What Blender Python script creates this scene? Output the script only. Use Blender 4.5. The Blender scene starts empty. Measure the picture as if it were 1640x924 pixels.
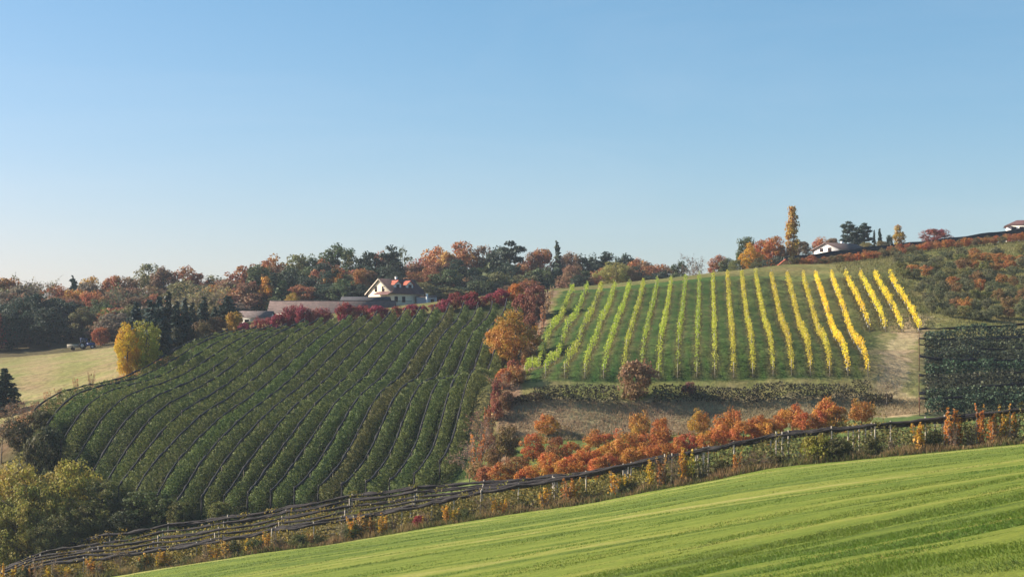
import bpy, math, random
import numpy as np
from mathutils import Vector

R = math.radians
S = bpy.context.scene
COL = S.collection
F = 1640 * 60.0 / 36.0          # focal length in photo pixels
HZ = 560.0                      # horizon row in the photo

# ------------------------------------------------------------------ camera
cam_d = bpy.data.cameras.new('camera')
cam_d.lens = 60.0
cam_d.sensor_width = 36.0
cam_d.shift_y = (HZ - 462.0) / 1640.0
cam_d.clip_start = 0.5
cam_d.clip_end = 8000
cam = bpy.data.objects.new('camera', cam_d)
COL.objects.link(cam)
cam.location = (0, 0, 0)
cam.rotation_euler = (R(90), 0, 0)
S.camera = cam

# ------------------------------------------------------------------ world, sun, exposure
SUN_EL, SUN_AZ = R(29), R(281)     # azimuth clockwise from +Y : sun stands to the left, ahead of the camera
w = bpy.data.worlds.new('World')
S.world = w
w.use_nodes = True
nt = w.node_tree
sky = nt.nodes.new('ShaderNodeTexSky')
sky.sky_type = 'NISHITA'
sky.sun_disc = False
sky.sun_elevation = SUN_EL
sky.sun_rotation = SUN_AZ
sky.altitude = 300
sky.air_density = 1.0
sky.dust_density = 1.0
sky.ozone_density = 3.0
grade = nt.nodes.new('ShaderNodeMix'); grade.data_type = 'RGBA'; grade.blend_type = 'MULTIPLY'; grade.inputs[0].default_value = 1.0
grade.inputs[7].default_value = (.985, .995, 1.04, 1)
sep = nt.nodes.new('ShaderNodeSeparateColor'); com = nt.nodes.new('ShaderNodeCombineColor')
pw = nt.nodes.new('ShaderNodeMath'); pw.operation = 'POWER'; pw.inputs[1].default_value = 1.45
sc_ = nt.nodes.new('ShaderNodeMath'); sc_.operation = 'MULTIPLY'; sc_.inputs[1].default_value = .575
nt.links.new(sky.outputs[0], sep.inputs[0]); nt.links.new(sep.outputs[0], pw.inputs[0]); nt.links.new(pw.outputs[0], sc_.inputs[0])
nt.links.new(sc_.outputs[0], com.inputs[0]); nt.links.new(sep.outputs[1], com.inputs[1]); nt.links.new(sep.outputs[2], com.inputs[2])
nt.links.new(com.outputs[0], grade.inputs[6])
# faint high cirrus veil
wtc = nt.nodes.new('ShaderNodeTexCoord'); wmp = nt.nodes.new('ShaderNodeMapping'); wmp.inputs['Scale'].default_value = (1.2, 1.2, 7.0); wmp.inputs['Rotation'].default_value = (0, R(12), 0)
wnz = nt.nodes.new('ShaderNodeTexNoise'); wnz.inputs['Scale'].default_value = 2.2; wnz.inputs['Detail'].default_value = 6; wnz.inputs['Roughness'].default_value = .6; wnz.inputs['Distortion'].default_value = .6
wrm = nt.nodes.new('ShaderNodeValToRGB'); wrm.color_ramp.elements[0].position = .45; wrm.color_ramp.elements[0].color = (0, 0, 0, 1); wrm.color_ramp.elements[1].position = .85; wrm.color_ramp.elements[1].color = (.13, .13, .13, 1)
nt.links.new(wtc.outputs['Generated'], wmp.inputs['Vector']); nt.links.new(wmp.outputs[0], wnz.inputs['Vector']); nt.links.new(wnz.outputs['Fac'], wrm.inputs['Fac'])
veil = nt.nodes.new('ShaderNodeMix'); veil.data_type = 'RGBA'; nt.links.new(wrm.outputs['Color'], veil.inputs[0]); nt.links.new(grade.outputs[2], veil.inputs[6]); veil.inputs[7].default_value = (5.6, 6.0, 6.6, 1)
nt.links.new(veil.outputs[2], nt.nodes['Background'].inputs[0])
nt.nodes['Background'].inputs[1].default_value = 0.069

sun_d = bpy.data.lights.new('sun', 'SUN')
sun_d.energy = 5.0
sun_d.angle = R(0.5)
sun_d.color = (1.0, 0.90, 0.74)
sun = bpy.data.objects.new('sun', sun_d)
COL.objects.link(sun)
sdir = Vector((math.sin(SUN_AZ) * math.cos(SUN_EL), math.cos(SUN_AZ) * math.cos(SUN_EL), math.sin(SUN_EL)))
sun.rotation_euler = sdir.to_track_quat('Z', 'Y').to_euler()
sun.location = (-200, -30, 150)

S.view_settings.view_transform = 'Standard'
S.view_settings.look = 'None'
S.view_settings.exposure = 1.08
S.view_settings.gamma = 1.0
S.view_settings.use_curve_mapping = False
try:
    S.cycles.max_bounces = 6
    S.cycles.transparent_max_bounces = 12
    S.cycles.volume_bounces = 0
except Exception:
    pass

# ------------------------------------------------------------------ terrain heights
def P(px, py, D, h=0.0):
    return ((px - 820) / F * D, D, (HZ - py) / F * D - h)

def edge_y(X):                                # far edge of the mown field
    return 187 - 0.36 * X

def edge_D(px):
    return 187 / (1 + .36 * (px - 820) / F)

CT = []
def c(px, py, D, h=0.0): CT.append(P(px, py, D, h))
def cw(x, y, z): CT.append((x, y, z))
cw(0, 0, -1.7); cw(-30, 5, -7.5); cw(30, 5, 3.5); cw(0, -60, 0); cw(-60, -60, -11); cw(60, -60, 11)
def strip_h(px): return float(np.interp(px, [0, 400, 680, 889, 1044], [2.3, 2.5, 2.9, 3.3, 3.5]))
EDGE_PX = [70, 165, 400, 572, 680, 819, 937, 1159, 1247, 1348, 1507, 1640, 1760]
EDGE_PY = [938, 924, 887, 865, 845, 823, 807, 766, 749, 739, 723, 711, 699]
for px in (-60, 160, 420, 680, 940, 1200, 1450, 1700):
    De = edge_D(px); ze = (HZ - np.interp(px, EDGE_PX, EDGE_PY)) / F * De
    if px < 70: ze -= .035 * (70 - px)
    zn = -4.2 - .063 * 55 + .186 * (px - 820) / F * 55
    for f in (.25, .5, .75, .9, .96):
        D = 55 + (De - 55) * f
        cw((px - 820) / F * D, D, zn + (ze - zn) * f)
    cw((px - 820) / F * 50, 50, zn + .5)
for px, py in zip(EDGE_PX, EDGE_PY):
    c(px, py, edge_D(px))
for px, py in ((70, 900), (196, 888), (298, 872), (400, 858), (558, 830), (680, 810), (819, 780), (889, 766), (1044, 733), (1247, 692), (1507, 669), (1640, 653)):
    c(px, py, edge_D(px) + 3.2, strip_h(px))
for px, py in ((63, 880), (189, 858), (266, 840), (400, 821), (558, 791), (701, 773), (819, 766), (889, 758), (1044, 734), (1247, 695), (1507, 672), (1640, 656)):
    c(px, py, edge_D(px) + 18.5, strip_h(px))
for px, pa, pb in ((67, 900, 880), (250, 880, 846), (400, 858, 821), (558, 830, 791), (701, 805, 773), (819, 779, 766)):
    c(px, pa * .5 + pb * .5, edge_D(px) + 10.8, strip_h(px))
# left orchard (rolled nets 3.4 m above ground)
for a in ((60, 655, 258), (190, 605, 285), (300, 548, 312), (400, 517, 340), (640, 765, 223), (681, 702, 243.4), (730, 600, 275.5), (799, 494, 335),
          (207, 765, 232), (355, 638, 267), (414, 600, 284), (549, 505, 338), (482, 779, 224), (330, 787, 227), (696, 746, 226), (761, 600, 278), (838, 468, 338), (743, 477, 340),
          (520, 640, 262), (620, 580, 290)):
    c(*a, 3.4)
# vineyard
for a in ((841, 610, 255), (968, 609, 255), (1116, 606, 255), (1270, 602, 255), (1390, 598, 256), (917, 470, 352), (1030, 461, 352), (1165, 447, 352), (1290, 452, 350), (1330, 444, 350), (1430, 441, 350),
          (880, 540, 297), (1143, 517, 297), (1475, 530, 297), (1350, 530, 297)):
    c(*a)
# terrace, bank and cherry ground
for px in (830, 1000, 1200, 1380):
    t = (px - 830) / 550
    c(px, 650 - 8 * t, 250)
    c(px, 630 - 6 * t, 252.5)
    c(px, 690 - 20 * t, 245)
for a in ((800, 764, 216), (900, 742, 218), (1000, 738, 212), (1100, 716, 214), (1200, 704, 210), (1300, 686, 214), (1400, 668, 228)):
    c(*a)
# track corner and dark plot
for a in ((1440, 560, 283), (1432, 620, 254), (1440, 664, 238), (1480, 668, 233), (1640, 662, 228), (1480, 552, 287), (1640, 548, 285)):
    c(*a)
# upper right slope
for a in ((1500, 517, 300), (1640, 513, 302), (1640, 450, 345), (1500, 450, 345), (1256, 424, 372), (1450, 404, 395), (1640, 386, 415)):
    c(*a)
c(1640, 368, 430, 3.5); c(1256, 414, 385, 3.0)
# left meadow, willow bottom
for a in ((0, 572, 420), (190, 560, 405), (100, 618, 320), (0, 640, 312), (30, 660, 292), (-120, 640, 320), (-100, 590, 400), (100, 905, 230), (0, 918, 234), (-120, 930, 238)):
    c(*a)
# behind the crest
for a in ((650, 488, 430), (440, 505, 400), (530, 503, 400), (820, 505, 520), (1000, 500, 500), (300, 512, 500), (0, 538, 520), (150, 530, 520), (1200, 442, 430), (1400, 410, 440), (-150, 540, 520), (1900, 370, 430)):
    c(*a)
cw(-400, 300, -5); cw(-300, 150, -60); cw(300, 200, 36); cw(320, 420, 42); cw(-100, 700, 2); cw(150, 700, 6); cw(0, 1000, -20); cw(-600, 800, -10); cw(600, 800, 0)
for a in range(0, 360, 30):
    cw(1500 * math.cos(R(a)), 1500 * math.sin(R(a)), -30)

CT = np.array(CT, float)
SC = 100.0
def _phi(r2): return 0.5 * r2 * np.log(r2 + 1e-9)
def _tps():
    p = CT[:, :2] / SC
    n = len(p)
    r2 = ((p[:, None] - p[None]) ** 2).sum(-1)
    A = np.zeros((n + 3, n + 3))
    A[:n, :n] = _phi(r2) + np.eye(n) * 1e-3
    A[:n, n] = 1; A[:n, n + 1:] = p
    A[n, :n] = 1; A[n + 1:, :n] = p.T
    return np.linalg.solve(A, np.concatenate([CT[:, 2], [0, 0, 0]]))
WT = _tps()
def H(x, y):
    x = np.asarray(x, float); y = np.asarray(y, float)
    sh = np.broadcast(x, y).shape
    q = np.stack([np.broadcast_to(x, sh).ravel(), np.broadcast_to(y, sh).ravel()], 1) / SC
    p = CT[:, :2] / SC
    out = np.empty(len(q))
    for i in range(0, len(q), 20000):
        b = q[i:i + 20000]
        r2 = ((b[:, None] - p[None]) ** 2).sum(-1)
        out[i:i + 20000] = _phi(r2) @ WT[:len(p)] + WT[len(p)] + b @ WT[len(p) + 1:]
    return out.reshape(sh)
def h1(x, y): return float(H(x, y))

def hit(px, py, D0=60, D1=480, last=False):
    """the ground point seen at a photo pixel, searched between two distances"""
    D = np.linspace(D0, D1, 400)
    x = (px - 820) / F * D; z = (HZ - py) / F * D
    d = z - H(x, D)
    s = np.where((d[:-1] > 0) & (d[1:] <= 0))[0]
    if len(s) == 0:
        k = int(np.argmin(np.abs(d)))
    else:
        k = int(s[-1 if last else 0])
    return float(x[k]), float(D[k]), h1(x[k], D[k])

# ------------------------------------------------------------------ materials
def new_mat(name):
    m = bpy.data.materials.new(name); m.use_nodes = True
    t = m.node_tree
    b = t.nodes['Principled BSDF']
    return m, t, b
def N(t, typ, **kw):
    n = t.nodes.new(typ)
    for k, v in kw.items(): setattr(n, k, v)
    return n
def math_(t, op, a, b=None):
    n = N(t, 'ShaderNodeMath', operation=op)
    for i, v in enumerate((a, b)):
        if v is None: continue
        if isinstance(v, (int, float)): n.inputs[i].default_value = v
        else: t.links.new(v, n.inputs[i])
    return n.outputs[0]
def noise(t, vec, scale, detail=3, rough=.55, dim='3D'):
    n = N(t, 'ShaderNodeTexNoise'); n.noise_dimensions = dim
    n.inputs['Scale'].default_value = scale; n.inputs['Detail'].default_value = detail; n.inputs['Roughness'].default_value = rough
    if vec is not None: t.links.new(vec, n.inputs['Vector'])
    return n.outputs['Fac']
def ramp(t, fac, stops):
    r = N(t, 'ShaderNodeValToRGB')
    e = r.color_ramp.elements
    while len(e) < len(stops): e.new(0.5)
    for el, (p, col) in zip(e, stops):
        el.position = p; el.color = (*col, 1) if len(col) == 3 else col
    t.links.new(fac, r.inputs['Fac'])
    return r.outputs['Color']
def mix(t, fac, a, b, mode='MIX'):
    n = N(t, 'ShaderNodeMix', data_type='RGBA', blend_type=mode)
    for s, v in ((n.inputs[0], fac), (n.inputs[6], a), (n.inputs[7], b)):
        if isinstance(v, (int, float)): s.default_value = v
        elif isinstance(v, tuple): s.default_value = (*v, 1)
        else: t.links.new(v, s)
    return n.outputs[2]

def leaf_material(name, trans=.35, hue=.05, nscale=.3, sat=1.0, vlo=.82, vhi=1.30):
    m, t, b = new_mat(name)
    oi = N(t, 'ShaderNodeObjectInfo'); tc = N(t, 'ShaderNodeTexCoord'); g = N(t, 'ShaderNodeNewGeometry')
    off = N(t, 'ShaderNodeVectorMath', operation='ADD')
    t.links.new(tc.outputs['Object'], off.inputs[0])
    cx = N(t, 'ShaderNodeCombineXYZ'); t.links.new(math_(t, 'MULTIPLY', oi.outputs['Random'], 57.0), cx.inputs[0])
    t.links.new(cx.outputs[0], off.inputs[1])
    nz = noise(t, off.outputs[0], nscale, 2)
    rnd = g.outputs['Random Per Island']
    hs = N(t, 'ShaderNodeHueSaturation')
    h = math_(t, 'ADD', math_(t, 'MULTIPLY', math_(t, 'SUBTRACT', nz, .5), hue * 2.2), .5)
    h = math_(t, 'ADD', h, math_(t, 'MULTIPLY', math_(t, 'SUBTRACT', rnd, .5), hue * .6))
    t.links.new(h, hs.inputs['Hue'])
    hs.inputs['Saturation'].default_value = sat
    t.links.new(math_(t, 'ADD', math_(t, 'MULTIPLY', rnd, vhi - vlo), vlo), hs.inputs['Value'])
    t.links.new(oi.outputs['Color'], hs.inputs['Color'])
    t.links.new(hs.outputs[0], b.inputs['Base Color'])
    b.inputs['Roughness'].default_value = .62
    b.inputs['Specular IOR Level'].default_value = .25
    tr = N(t, 'ShaderNodeBsdfTranslucent'); t.links.new(hs.outputs[0], tr.inputs['Color'])
    mx = N(t, 'ShaderNodeMixShader'); mx.inputs[0].default_value = trans
    t.links.new(b.outputs[0], mx.inputs[1]); t.links.new(tr.outputs[0], mx.inputs[2])
    t.links.new(mx.outputs[0], t.nodes['Material Output'].inputs['Surface'])
    return m

def simple(name, col, rough=.8, var=.25, scale=2.0, spec=.2, bump=0.0, stretch=(1, 1, 1)):
    m, t, b = new_mat(name)
    tc = N(t, 'ShaderNodeTexCoord'); mp = N(t, 'ShaderNodeMapping'); mp.inputs['Scale'].default_value = stretch
    t.links.new(tc.outputs['Object'], mp.inputs['Vector'])
    nz = noise(t, mp.outputs[0], scale, 4)
    lo = tuple(x * (1 - var) for x in col); hi = tuple(min(1, x * (1 + var)) for x in col)
    t.links.new(ramp(t, nz, [(.3, lo), (.7, hi)]), b.inputs['Base Color'])
    b.inputs['Roughness'].default_value = rough; b.inputs['Specular IOR Level'].default_value = spec
    if bump:
        bn = N(t, 'ShaderNodeBump'); bn.inputs['Distance'].default_value = bump; t.links.new(nz, bn.inputs['Height']); t.links.new(bn.outputs[0], b.inputs['Normal'])
    return m

M = {}
M['leaf'] = leaf_material('leaves', .35, .06)
M['needle'] = leaf_material('needles', .12, .03)
M['hedge'] = leaf_material('orchard_leaves', .33, .028, .12, vlo=.88, vhi=1.2)
M['hedge_dark'] = leaf_material('dull_orchard_leaves', .20, .03, .3, vlo=.25, vhi=2.1)
M['vine'] = leaf_material('vine_leaves', .45, .035, .10)
M['grass'] = leaf_material('grass_blades', .35, .04, .05)
M['bark'] = simple('bark', (.10, .085, .065), .9, .4, 3)
M['grey_bark'] = simple('grey_bark', (.2, .17, .14), .9, .35, 3)
M['wood'] = simple('weathered_post_wood', (.40, .35, .28), .85, .3, 1.5, stretch=(4, 4, .6))
M['net'] = simple('black_net', (.022, .021, .023), .75, .5, 2.5, .25, .05)
M['net_dusty'] = simple('dusty_black_net', (.026, .022, .022), .8, .6, 1.2, .25, .05)
M['spread_dark'] = simple('blue_black_net', (.012, .014, .018), .85, .5, 1.5, .1, .06)
M['wire'] = simple('wire', (.15, .15, .16), .5, .1)
M['white_plastic'] = simple('white_plastic', (.7, .7, .68), .5, .1)
M['cream'] = simple('cream_render', (.82, .75, .55), .9, .07, .7)
M['white'] = simple('white_render', (.78, .77, .74), .9, .06, .7)
M['grey_wall'] = simple('grey_wall', (.42, .43, .45), .9, .1, .7)
def tile_material(name, col, freq=3.0):
    m, t, b = new_mat(name)
    tc = N(t, 'ShaderNodeTexCoord')
    wv = N(t, 'ShaderNodeTexWave', wave_type='BANDS', bands_direction='X'); wv.inputs['Scale'].default_value = freq; wv.inputs['Distortion'].default_value = .4
    t.links.new(tc.outputs['Object'], wv.inputs['Vector'])
    nz = noise(t, tc.outputs['Object'], 1.2, 5)
    cl = ramp(t, nz, [(.3, tuple(x * .65 for x in col)), (.7, tuple(x * 1.3 for x in col))])
    t.links.new(cl, b.inputs['Base Color']); b.inputs['Roughness'].default_value = .8
    bn = N(t, 'ShaderNodeBump'); bn.inputs['Distance'].default_value = .06; t.links.new(wv.outputs['Fac'], bn.inputs['Height']); t.links.new(bn.outputs[0], b.inputs['Normal'])
    return m
M['tile_brown'] = tile_material('brown_tile', (.13, .058, .055))
M['tile_red'] = tile_material('red_tile', (.42, .095, .05))
M['tile_grey'] = tile_material('grey_sheet', (.135, .088, .078), 1.5)
M['tile_pinkgrey'] = tile_material('rusty_sheet', (.17, .125, .115), 1.5)
M['tile_dark'] = tile_material('dark_sheet', (.04, .04, .05), 1.5)
M['planks'] = simple('warm_planks', (.42, .25, .12), .8, .3, 1.2, stretch=(6, 6, .5))
M['brown_wood'] = simple('dark_timber', (.13, .065, .035), .8, .3, 1.2)
M['steel'] = simple('galvanised_steel', (.4, .42, .45), .4, .15)
mg, tg, bg = new_mat('window_glass'); bg.inputs['Base Color'].default_value = (.03, .035, .045, 1); bg.inputs['Roughness'].default_value = .08; M['glass'] = mg
mp_, tp_, bp_ = new_mat('blue_paint'); bp_.inputs['Base Color'].default_value = (.02, .06, .22, 1); bp_.inputs['Roughness'].default_value = .35; M['blue'] = mp_
M['rubber'] = simple('rubber', (.02, .02, .022), .8, .2)

# ground cover : colour attribute broken up by noise
def ground_material():
    m, t, b = new_mat('ground_cover')
    at = N(t, 'ShaderNodeAttribute'); at.attribute_name = 'cover'
    tc = N(t, 'ShaderNodeTexCoord')
    n1 = noise(t, tc.outputs['Object'], .9, 6, .7)
    n2 = noise(t, tc.outputs['Object'], .11, 3)
    k = ramp(t, n1, [(.25, (.45, .45, .45)), (.75, (1.5, 1.5, 1.5))])
    hs = N(t, 'ShaderNodeHueSaturation'); t.links.new(at.outputs['Color'], hs.inputs['Color'])
    t.links.new(math_(t, 'ADD', math_(t, 'MULTIPLY', math_(t, 'SUBTRACT', n2, .5), .10), .5), hs.inputs['Hue'])
    cl = mix(t, 1.0, hs.outputs[0], k, 'MULTIPLY')
    t.links.new(cl, b.inputs['Base Color']); b.inputs['Roughness'].default_value = .95; b.inputs['Specular IOR Level'].default_value = .1
    bn = N(t, 'ShaderNodeBump'); bn.inputs['Distance'].default_value = .35; bn.inputs['Strength'].default_value = .8
    t.links.new(n1, bn.inputs['Height']); t.links.new(bn.outputs[0], b.inputs['Normal'])
    return m
M['ground'] = ground_material()

def vnoise(x, seed):
    r = np.random.default_rng(seed).uniform(0, 1, 4096)
    i = np.floor(x).astype(int); f = x - i; f = f * f * (3 - 2 * f)
    return r[i % 4096] * (1 - f) + r[(i + 1) % 4096] * f
def vnoise2(x, y, seed):
    r = np.random.default_rng(seed).uniform(0, 1, (256, 256))
    i = np.floor(x).astype(int); j = np.floor(y).astype(int); f = x - i; g = y - j; f = f * f * (3 - 2 * f); g = g * g * (3 - 2 * g)
    a = r[i % 256, j % 256]; b = r[(i + 1) % 256, j % 256]; c_ = r[i % 256, (j + 1) % 256]; d = r[(i + 1) % 256, (j + 1) % 256]
    return (a * (1 - f) + b * f) * (1 - g) + (c_ * (1 - f) + d * f) * g
def swathe(x, y):
    """0 = thick dark grass, 1 = thin straw coloured stubble, in long bands along the mowing direction"""
    v = (y + .33 * x) * .95; u = x * .95 - .33 * y
    v = v + 1.6 * vnoise(u * .022 + 40, 3)
    s = .30 * vnoise(v * .17 + 103.4, 1) + .20 * vnoise(v * .45 + 7, 2) + .28 * vnoise2(u * .035 + 60, v * .55 + 60, 4) + .18 * vnoise2(u * .16 + 90, v * 1.2 + 90, 5) + .14 * vnoise2(u * .7 + 20, v * 2.2 + 20, 6)
    return np.clip((s - .30) / .50, 0, 1)
def field_colour(s):
    k = [0, .3, .55, .8, 1.0]
    return np.stack([np.interp(s, k, c_) for c_ in ((.078, .120, .160, .215, .30), (.115, .170, .205, .240, .29), (.016, .020, .026, .038, .08))], -1)
def field_material():
    m, t, b = new_mat('mown_grass')
    tc = N(t, 'ShaderNodeTexCoord')
    at = N(t, 'ShaderNodeAttribute'); at.attribute_name = 'cover'; cl = at.outputs['Color']
    d = noise(t, tc.outputs['Object'], 5.0, 6, .8); bq = noise(t, tc.outputs['Object'], 1.2, 4, .7)
    k = ramp(t, d, [(.25, (.55, .55, .55)), (.75, (1.4, 1.4, 1.4))])
    t.links.new(mix(t, 1.0, cl, k, 'MULTIPLY'), b.inputs['Base Color']); b.inputs['Roughness'].default_value = .9; b.inputs['Specular IOR Level'].default_value = .15
    bn = N(t, 'ShaderNodeBump'); bn.inputs['Distance'].default_value = .12; bn.inputs['Strength'].default_value = .9
    t.links.new(math_(t, 'ADD', d, math_(t, 'MULTIPLY', bq, 1.2)), bn.inputs['Height']); t.links.new(bn.outputs[0], b.inputs['Normal'])
    return m
M['field'] = field_material()

# ------------------------------------------------------------------ object helpers
def link(o, parent=None):
    COL.objects.link(o)
    if parent is not None: o.parent = parent
    return o
def thing(name, label, cat, loc=(0, 0, 0), rz=0, group=None):
    o = bpy.data.objects.new(name, None); link(o)
    o.empty_display_size = .3
    o.location = loc; o.rotation_euler = (0, 0, rz)
    o['label'] = label; o['category'] = cat
    if group: o['group'] = group
    return o
def tag(o, label=None, cat=None, group=None, kind=None):
    if label: o['label'] = label
    if cat: o['category'] = cat
    if group: o['group'] = group
    if kind: o['kind'] = kind
    return o
def mesh_np(name, V, faces_quads=None, faces_tris=None, mats=(), mq=None, mt=None, smooth=False):
    me = bpy.data.meshes.new(name)
    V = np.asarray(V, np.float32).reshape(-1, 3)
    nq = 0 if faces_quads is None else len(faces_quads); ntr = 0 if faces_tris is None else len(faces_tris)
    me.vertices.add(len(V)); me.vertices.foreach_set('co', V.ravel())
    loops = []
    if nq: loops.append(np.asarray(faces_quads, np.int32).ravel())
    if ntr: loops.append(np.asarray(faces_tris, np.int32).ravel())
    lv = np.concatenate(loops) if loops else np.zeros(0, np.int32)
    me.loops.add(len(lv)); me.loops.foreach_set('vertex_index', lv)
    me.polygons.add(nq + ntr)
    st = np.concatenate([np.arange(nq) * 4, nq * 4 + np.arange(ntr) * 3]).astype(np.int32)
    me.polygons.foreach_set('loop_start', st)
    for m in mats: me.materials.append(m)
    mi = np.zeros(nq + ntr, np.int32)
    if mq is not None and nq: mi[:nq] = mq
    if mt is not None and ntr: mi[nq:] = mt
    me.polygons.foreach_set('material_index', mi)
    if smooth: me.polygons.foreach_set('use_smooth', np.ones(nq + ntr, bool))
    me.update(calc_edges=True)
    return me

class MB:
    """collects boxes, tubes and polygons of one part"""
    def __init__(s): s.v = []; s.q = []; s.t = []; s.mq = []; s.mt = []
    def add(s, verts, quads=(), tris=(), m=0):
        o = len(s.v)
        s.v += [tuple(p) for p in verts]
        for f in quads: s.q.append(tuple(i + o for i in f)); s.mq.append(m)
        for f in tris: s.t.append(tuple(i + o for i in f)); s.mt.append(m)
    def box(s, x0, x1, y0, y1, z0, z1, m=0):
        s.add([(x0, y0, z0), (x1, y0, z0), (x1, y1, z0), (x0, y1, z0), (x0, y0, z1), (x1, y0, z1), (x1, y1, z1), (x0, y1, z1)],
              [(0, 3, 2, 1), (4, 5, 6, 7), (0, 1, 5, 4), (1, 2, 6, 5), (2, 3, 7, 6), (3, 0, 4, 7)], m=m)
    def tube(s, pts, rads, n=6, m=0, cap=True):
        pts = [Vector(p) for p in pts]
        if isinstance(rads, (int, float)): rads = [rads] * len(pts)
        ring = []
        for i, p in enumerate(pts):
            d = (pts[min(i + 1, len(pts) - 1)] - pts[max(i - 1, 0)])
            if d.length < 1e-9: d = Vector((0, 0, 1))
            d.normalize()
            a = d.cross(Vector((0, 0, 1)) if abs(d.z) < .9 else Vector((1, 0, 0))).normalized(); b = d.cross(a)
            for k in range(n):
                t = 2 * math.pi * k / n
                ring.append(p + (a * math.cos(t) + b * math.sin(t)) * rads[i])
        q = []
        for i in range(len(pts) - 1):
            for k in range(n):
                q.append((i * n + k, i * n + (k + 1) % n, (i + 1) * n + (k + 1) % n, (i + 1) * n + k))
        tr = []
        if cap:
            ring.append(pts[0]); ring.append(pts[-1]); e = len(ring)
            for k in range(n):
                tr.append((e - 2, (k + 1) % n, k)); tr.append((e - 1, (len(pts) - 1) * n + k, (len(pts) - 1) * n + (k + 1) % n))
        s.add(ring, q, tr, m)
    def lathe_x(s, cx, cy, cz, r, w, n=18, m=0):      # wheel with its axle along X
        s.tube([(cx - w / 2, cy, cz), (cx - w / 2 + .04, cy, cz), (cx + w / 2 - .04, cy, cz), (cx + w / 2, cy, cz)], [r * .9, r, r, r * .9], n, m)
    def mesh(s, name, mats, smooth=False):
        return mesh_np(name, s.v, s.q or None, s.t or None, mats, s.mq, s.mt, smooth)
    def build(s, name, mats, parent=None, smooth=False):
        return link(bpy.data.objects.new(name, s.mesh(name, mats if isinstance(mats, (list, tuple)) else [mats], smooth)), parent)

def cards(rng, Pt, Nn, size, bias=.8, aspect=1.0, up=None, jitter=.5):
    """leaf-sized quads at the points Pt"""
    n = len(Pt)
    nr = rng.normal(size=(n, 3)); nr /= np.linalg.norm(nr, axis=1)[:, None] + 1e-9
    nn = nr + np.asarray(Nn) * bias
    nn /= np.linalg.norm(nn, axis=1)[:, None] + 1e-9
    tv = rng.normal(size=(n, 3)) if up is None else rng.normal(size=(n, 3)) * .35 + np.asarray(up)
    a = tv - nn * (tv * nn).sum(1)[:, None]; a /= np.linalg.norm(a, axis=1)[:, None] + 1e-9
    b = np.cross(nn, a)
    s = size * rng.uniform(.6, 1.35, (n, 1))
    u = s * .5 * aspect; v = s * .5
    j = lambda: 1 + rng.uniform(-jitter, jitter, (n, 1))
    Q = np.stack([Pt - a * u * j(), Pt - b * v * j(), Pt + a * u * j(), Pt + b * v * j()], 1)
    return Q
def cards_mesh(name, Q, mat, extra=None, extra_mat=None):
    n = len(Q)
    V = Q.reshape(-1, 3); f = np.arange(n * 4).reshape(n, 4)
    if extra is not None and extra.v:
        o = n * 4
        V = np.concatenate([V, np.array(extra.v)])
        q = np.array(extra.q) + o
        mq = np.concatenate([np.zeros(n), np.ones(len(q))]).astype(np.int32)
        t = (np.array(extra.t) + o) if extra.t else None
        return mesh_np(name, V, np.concatenate([f, q]), t, [mat, extra_mat], mq, None if t is None else np.ones(len(t), np.int32))
    return mesh_np(name, V, f, None, [mat])

# ------------------------------------------------------------------ plant prototypes (crown mesh, trunk mesh), real size
def limb_tree(rng, mb, h, w, base=.3, r0=.25, nl=6, lean=.05, up=.5, tips=None):
    x = rng.uniform(-lean, lean) * h; y = rng.uniform(-lean, lean) * h
    pts = [(0, 0, -.4), (x * .2, y * .2, h * .25), (x * .7, y * .5, h * .55), (x, y, h * .88)]
    mb.tube(pts, [r0 * 1.3, r0, r0 * .6, r0 * .12], 7)
    for k in range(nl):
        t = base + (0.85 - base) * (k + rng.uniform(0, 1)) / nl
        az = k * 2.4 + rng.uniform(-.5, .5)
        z = h * t; p0 = Vector((x * t, y * t, z))
        L = w * .5 * (1.05 - .5 * t) * rng.uniform(.7, 1.05)
        d = Vector((math.cos(az), math.sin(az), up * rng.uniform(.6, 1.3)))
        p1 = p0 + d * L * .5; p2 = p0 + Vector((d.x * L, d.y * L, d.z * L * 1.15))
        mb.tube([p0, p1, p2], [r0 * .42, r0 * .26, r0 * .07], 5)
        if tips is not None: tips.append(p2); tips.append(p1)
        for s in (-1, 1):
            q = p1 + Vector((d.x + s * d.y * .7, d.y - s * d.x * .7, d.z + .2)) * L * .42
            mb.tube([p1, q], [r0 * .18, r0 * .04], 4)
            if tips is not None: tips.append(q)

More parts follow.
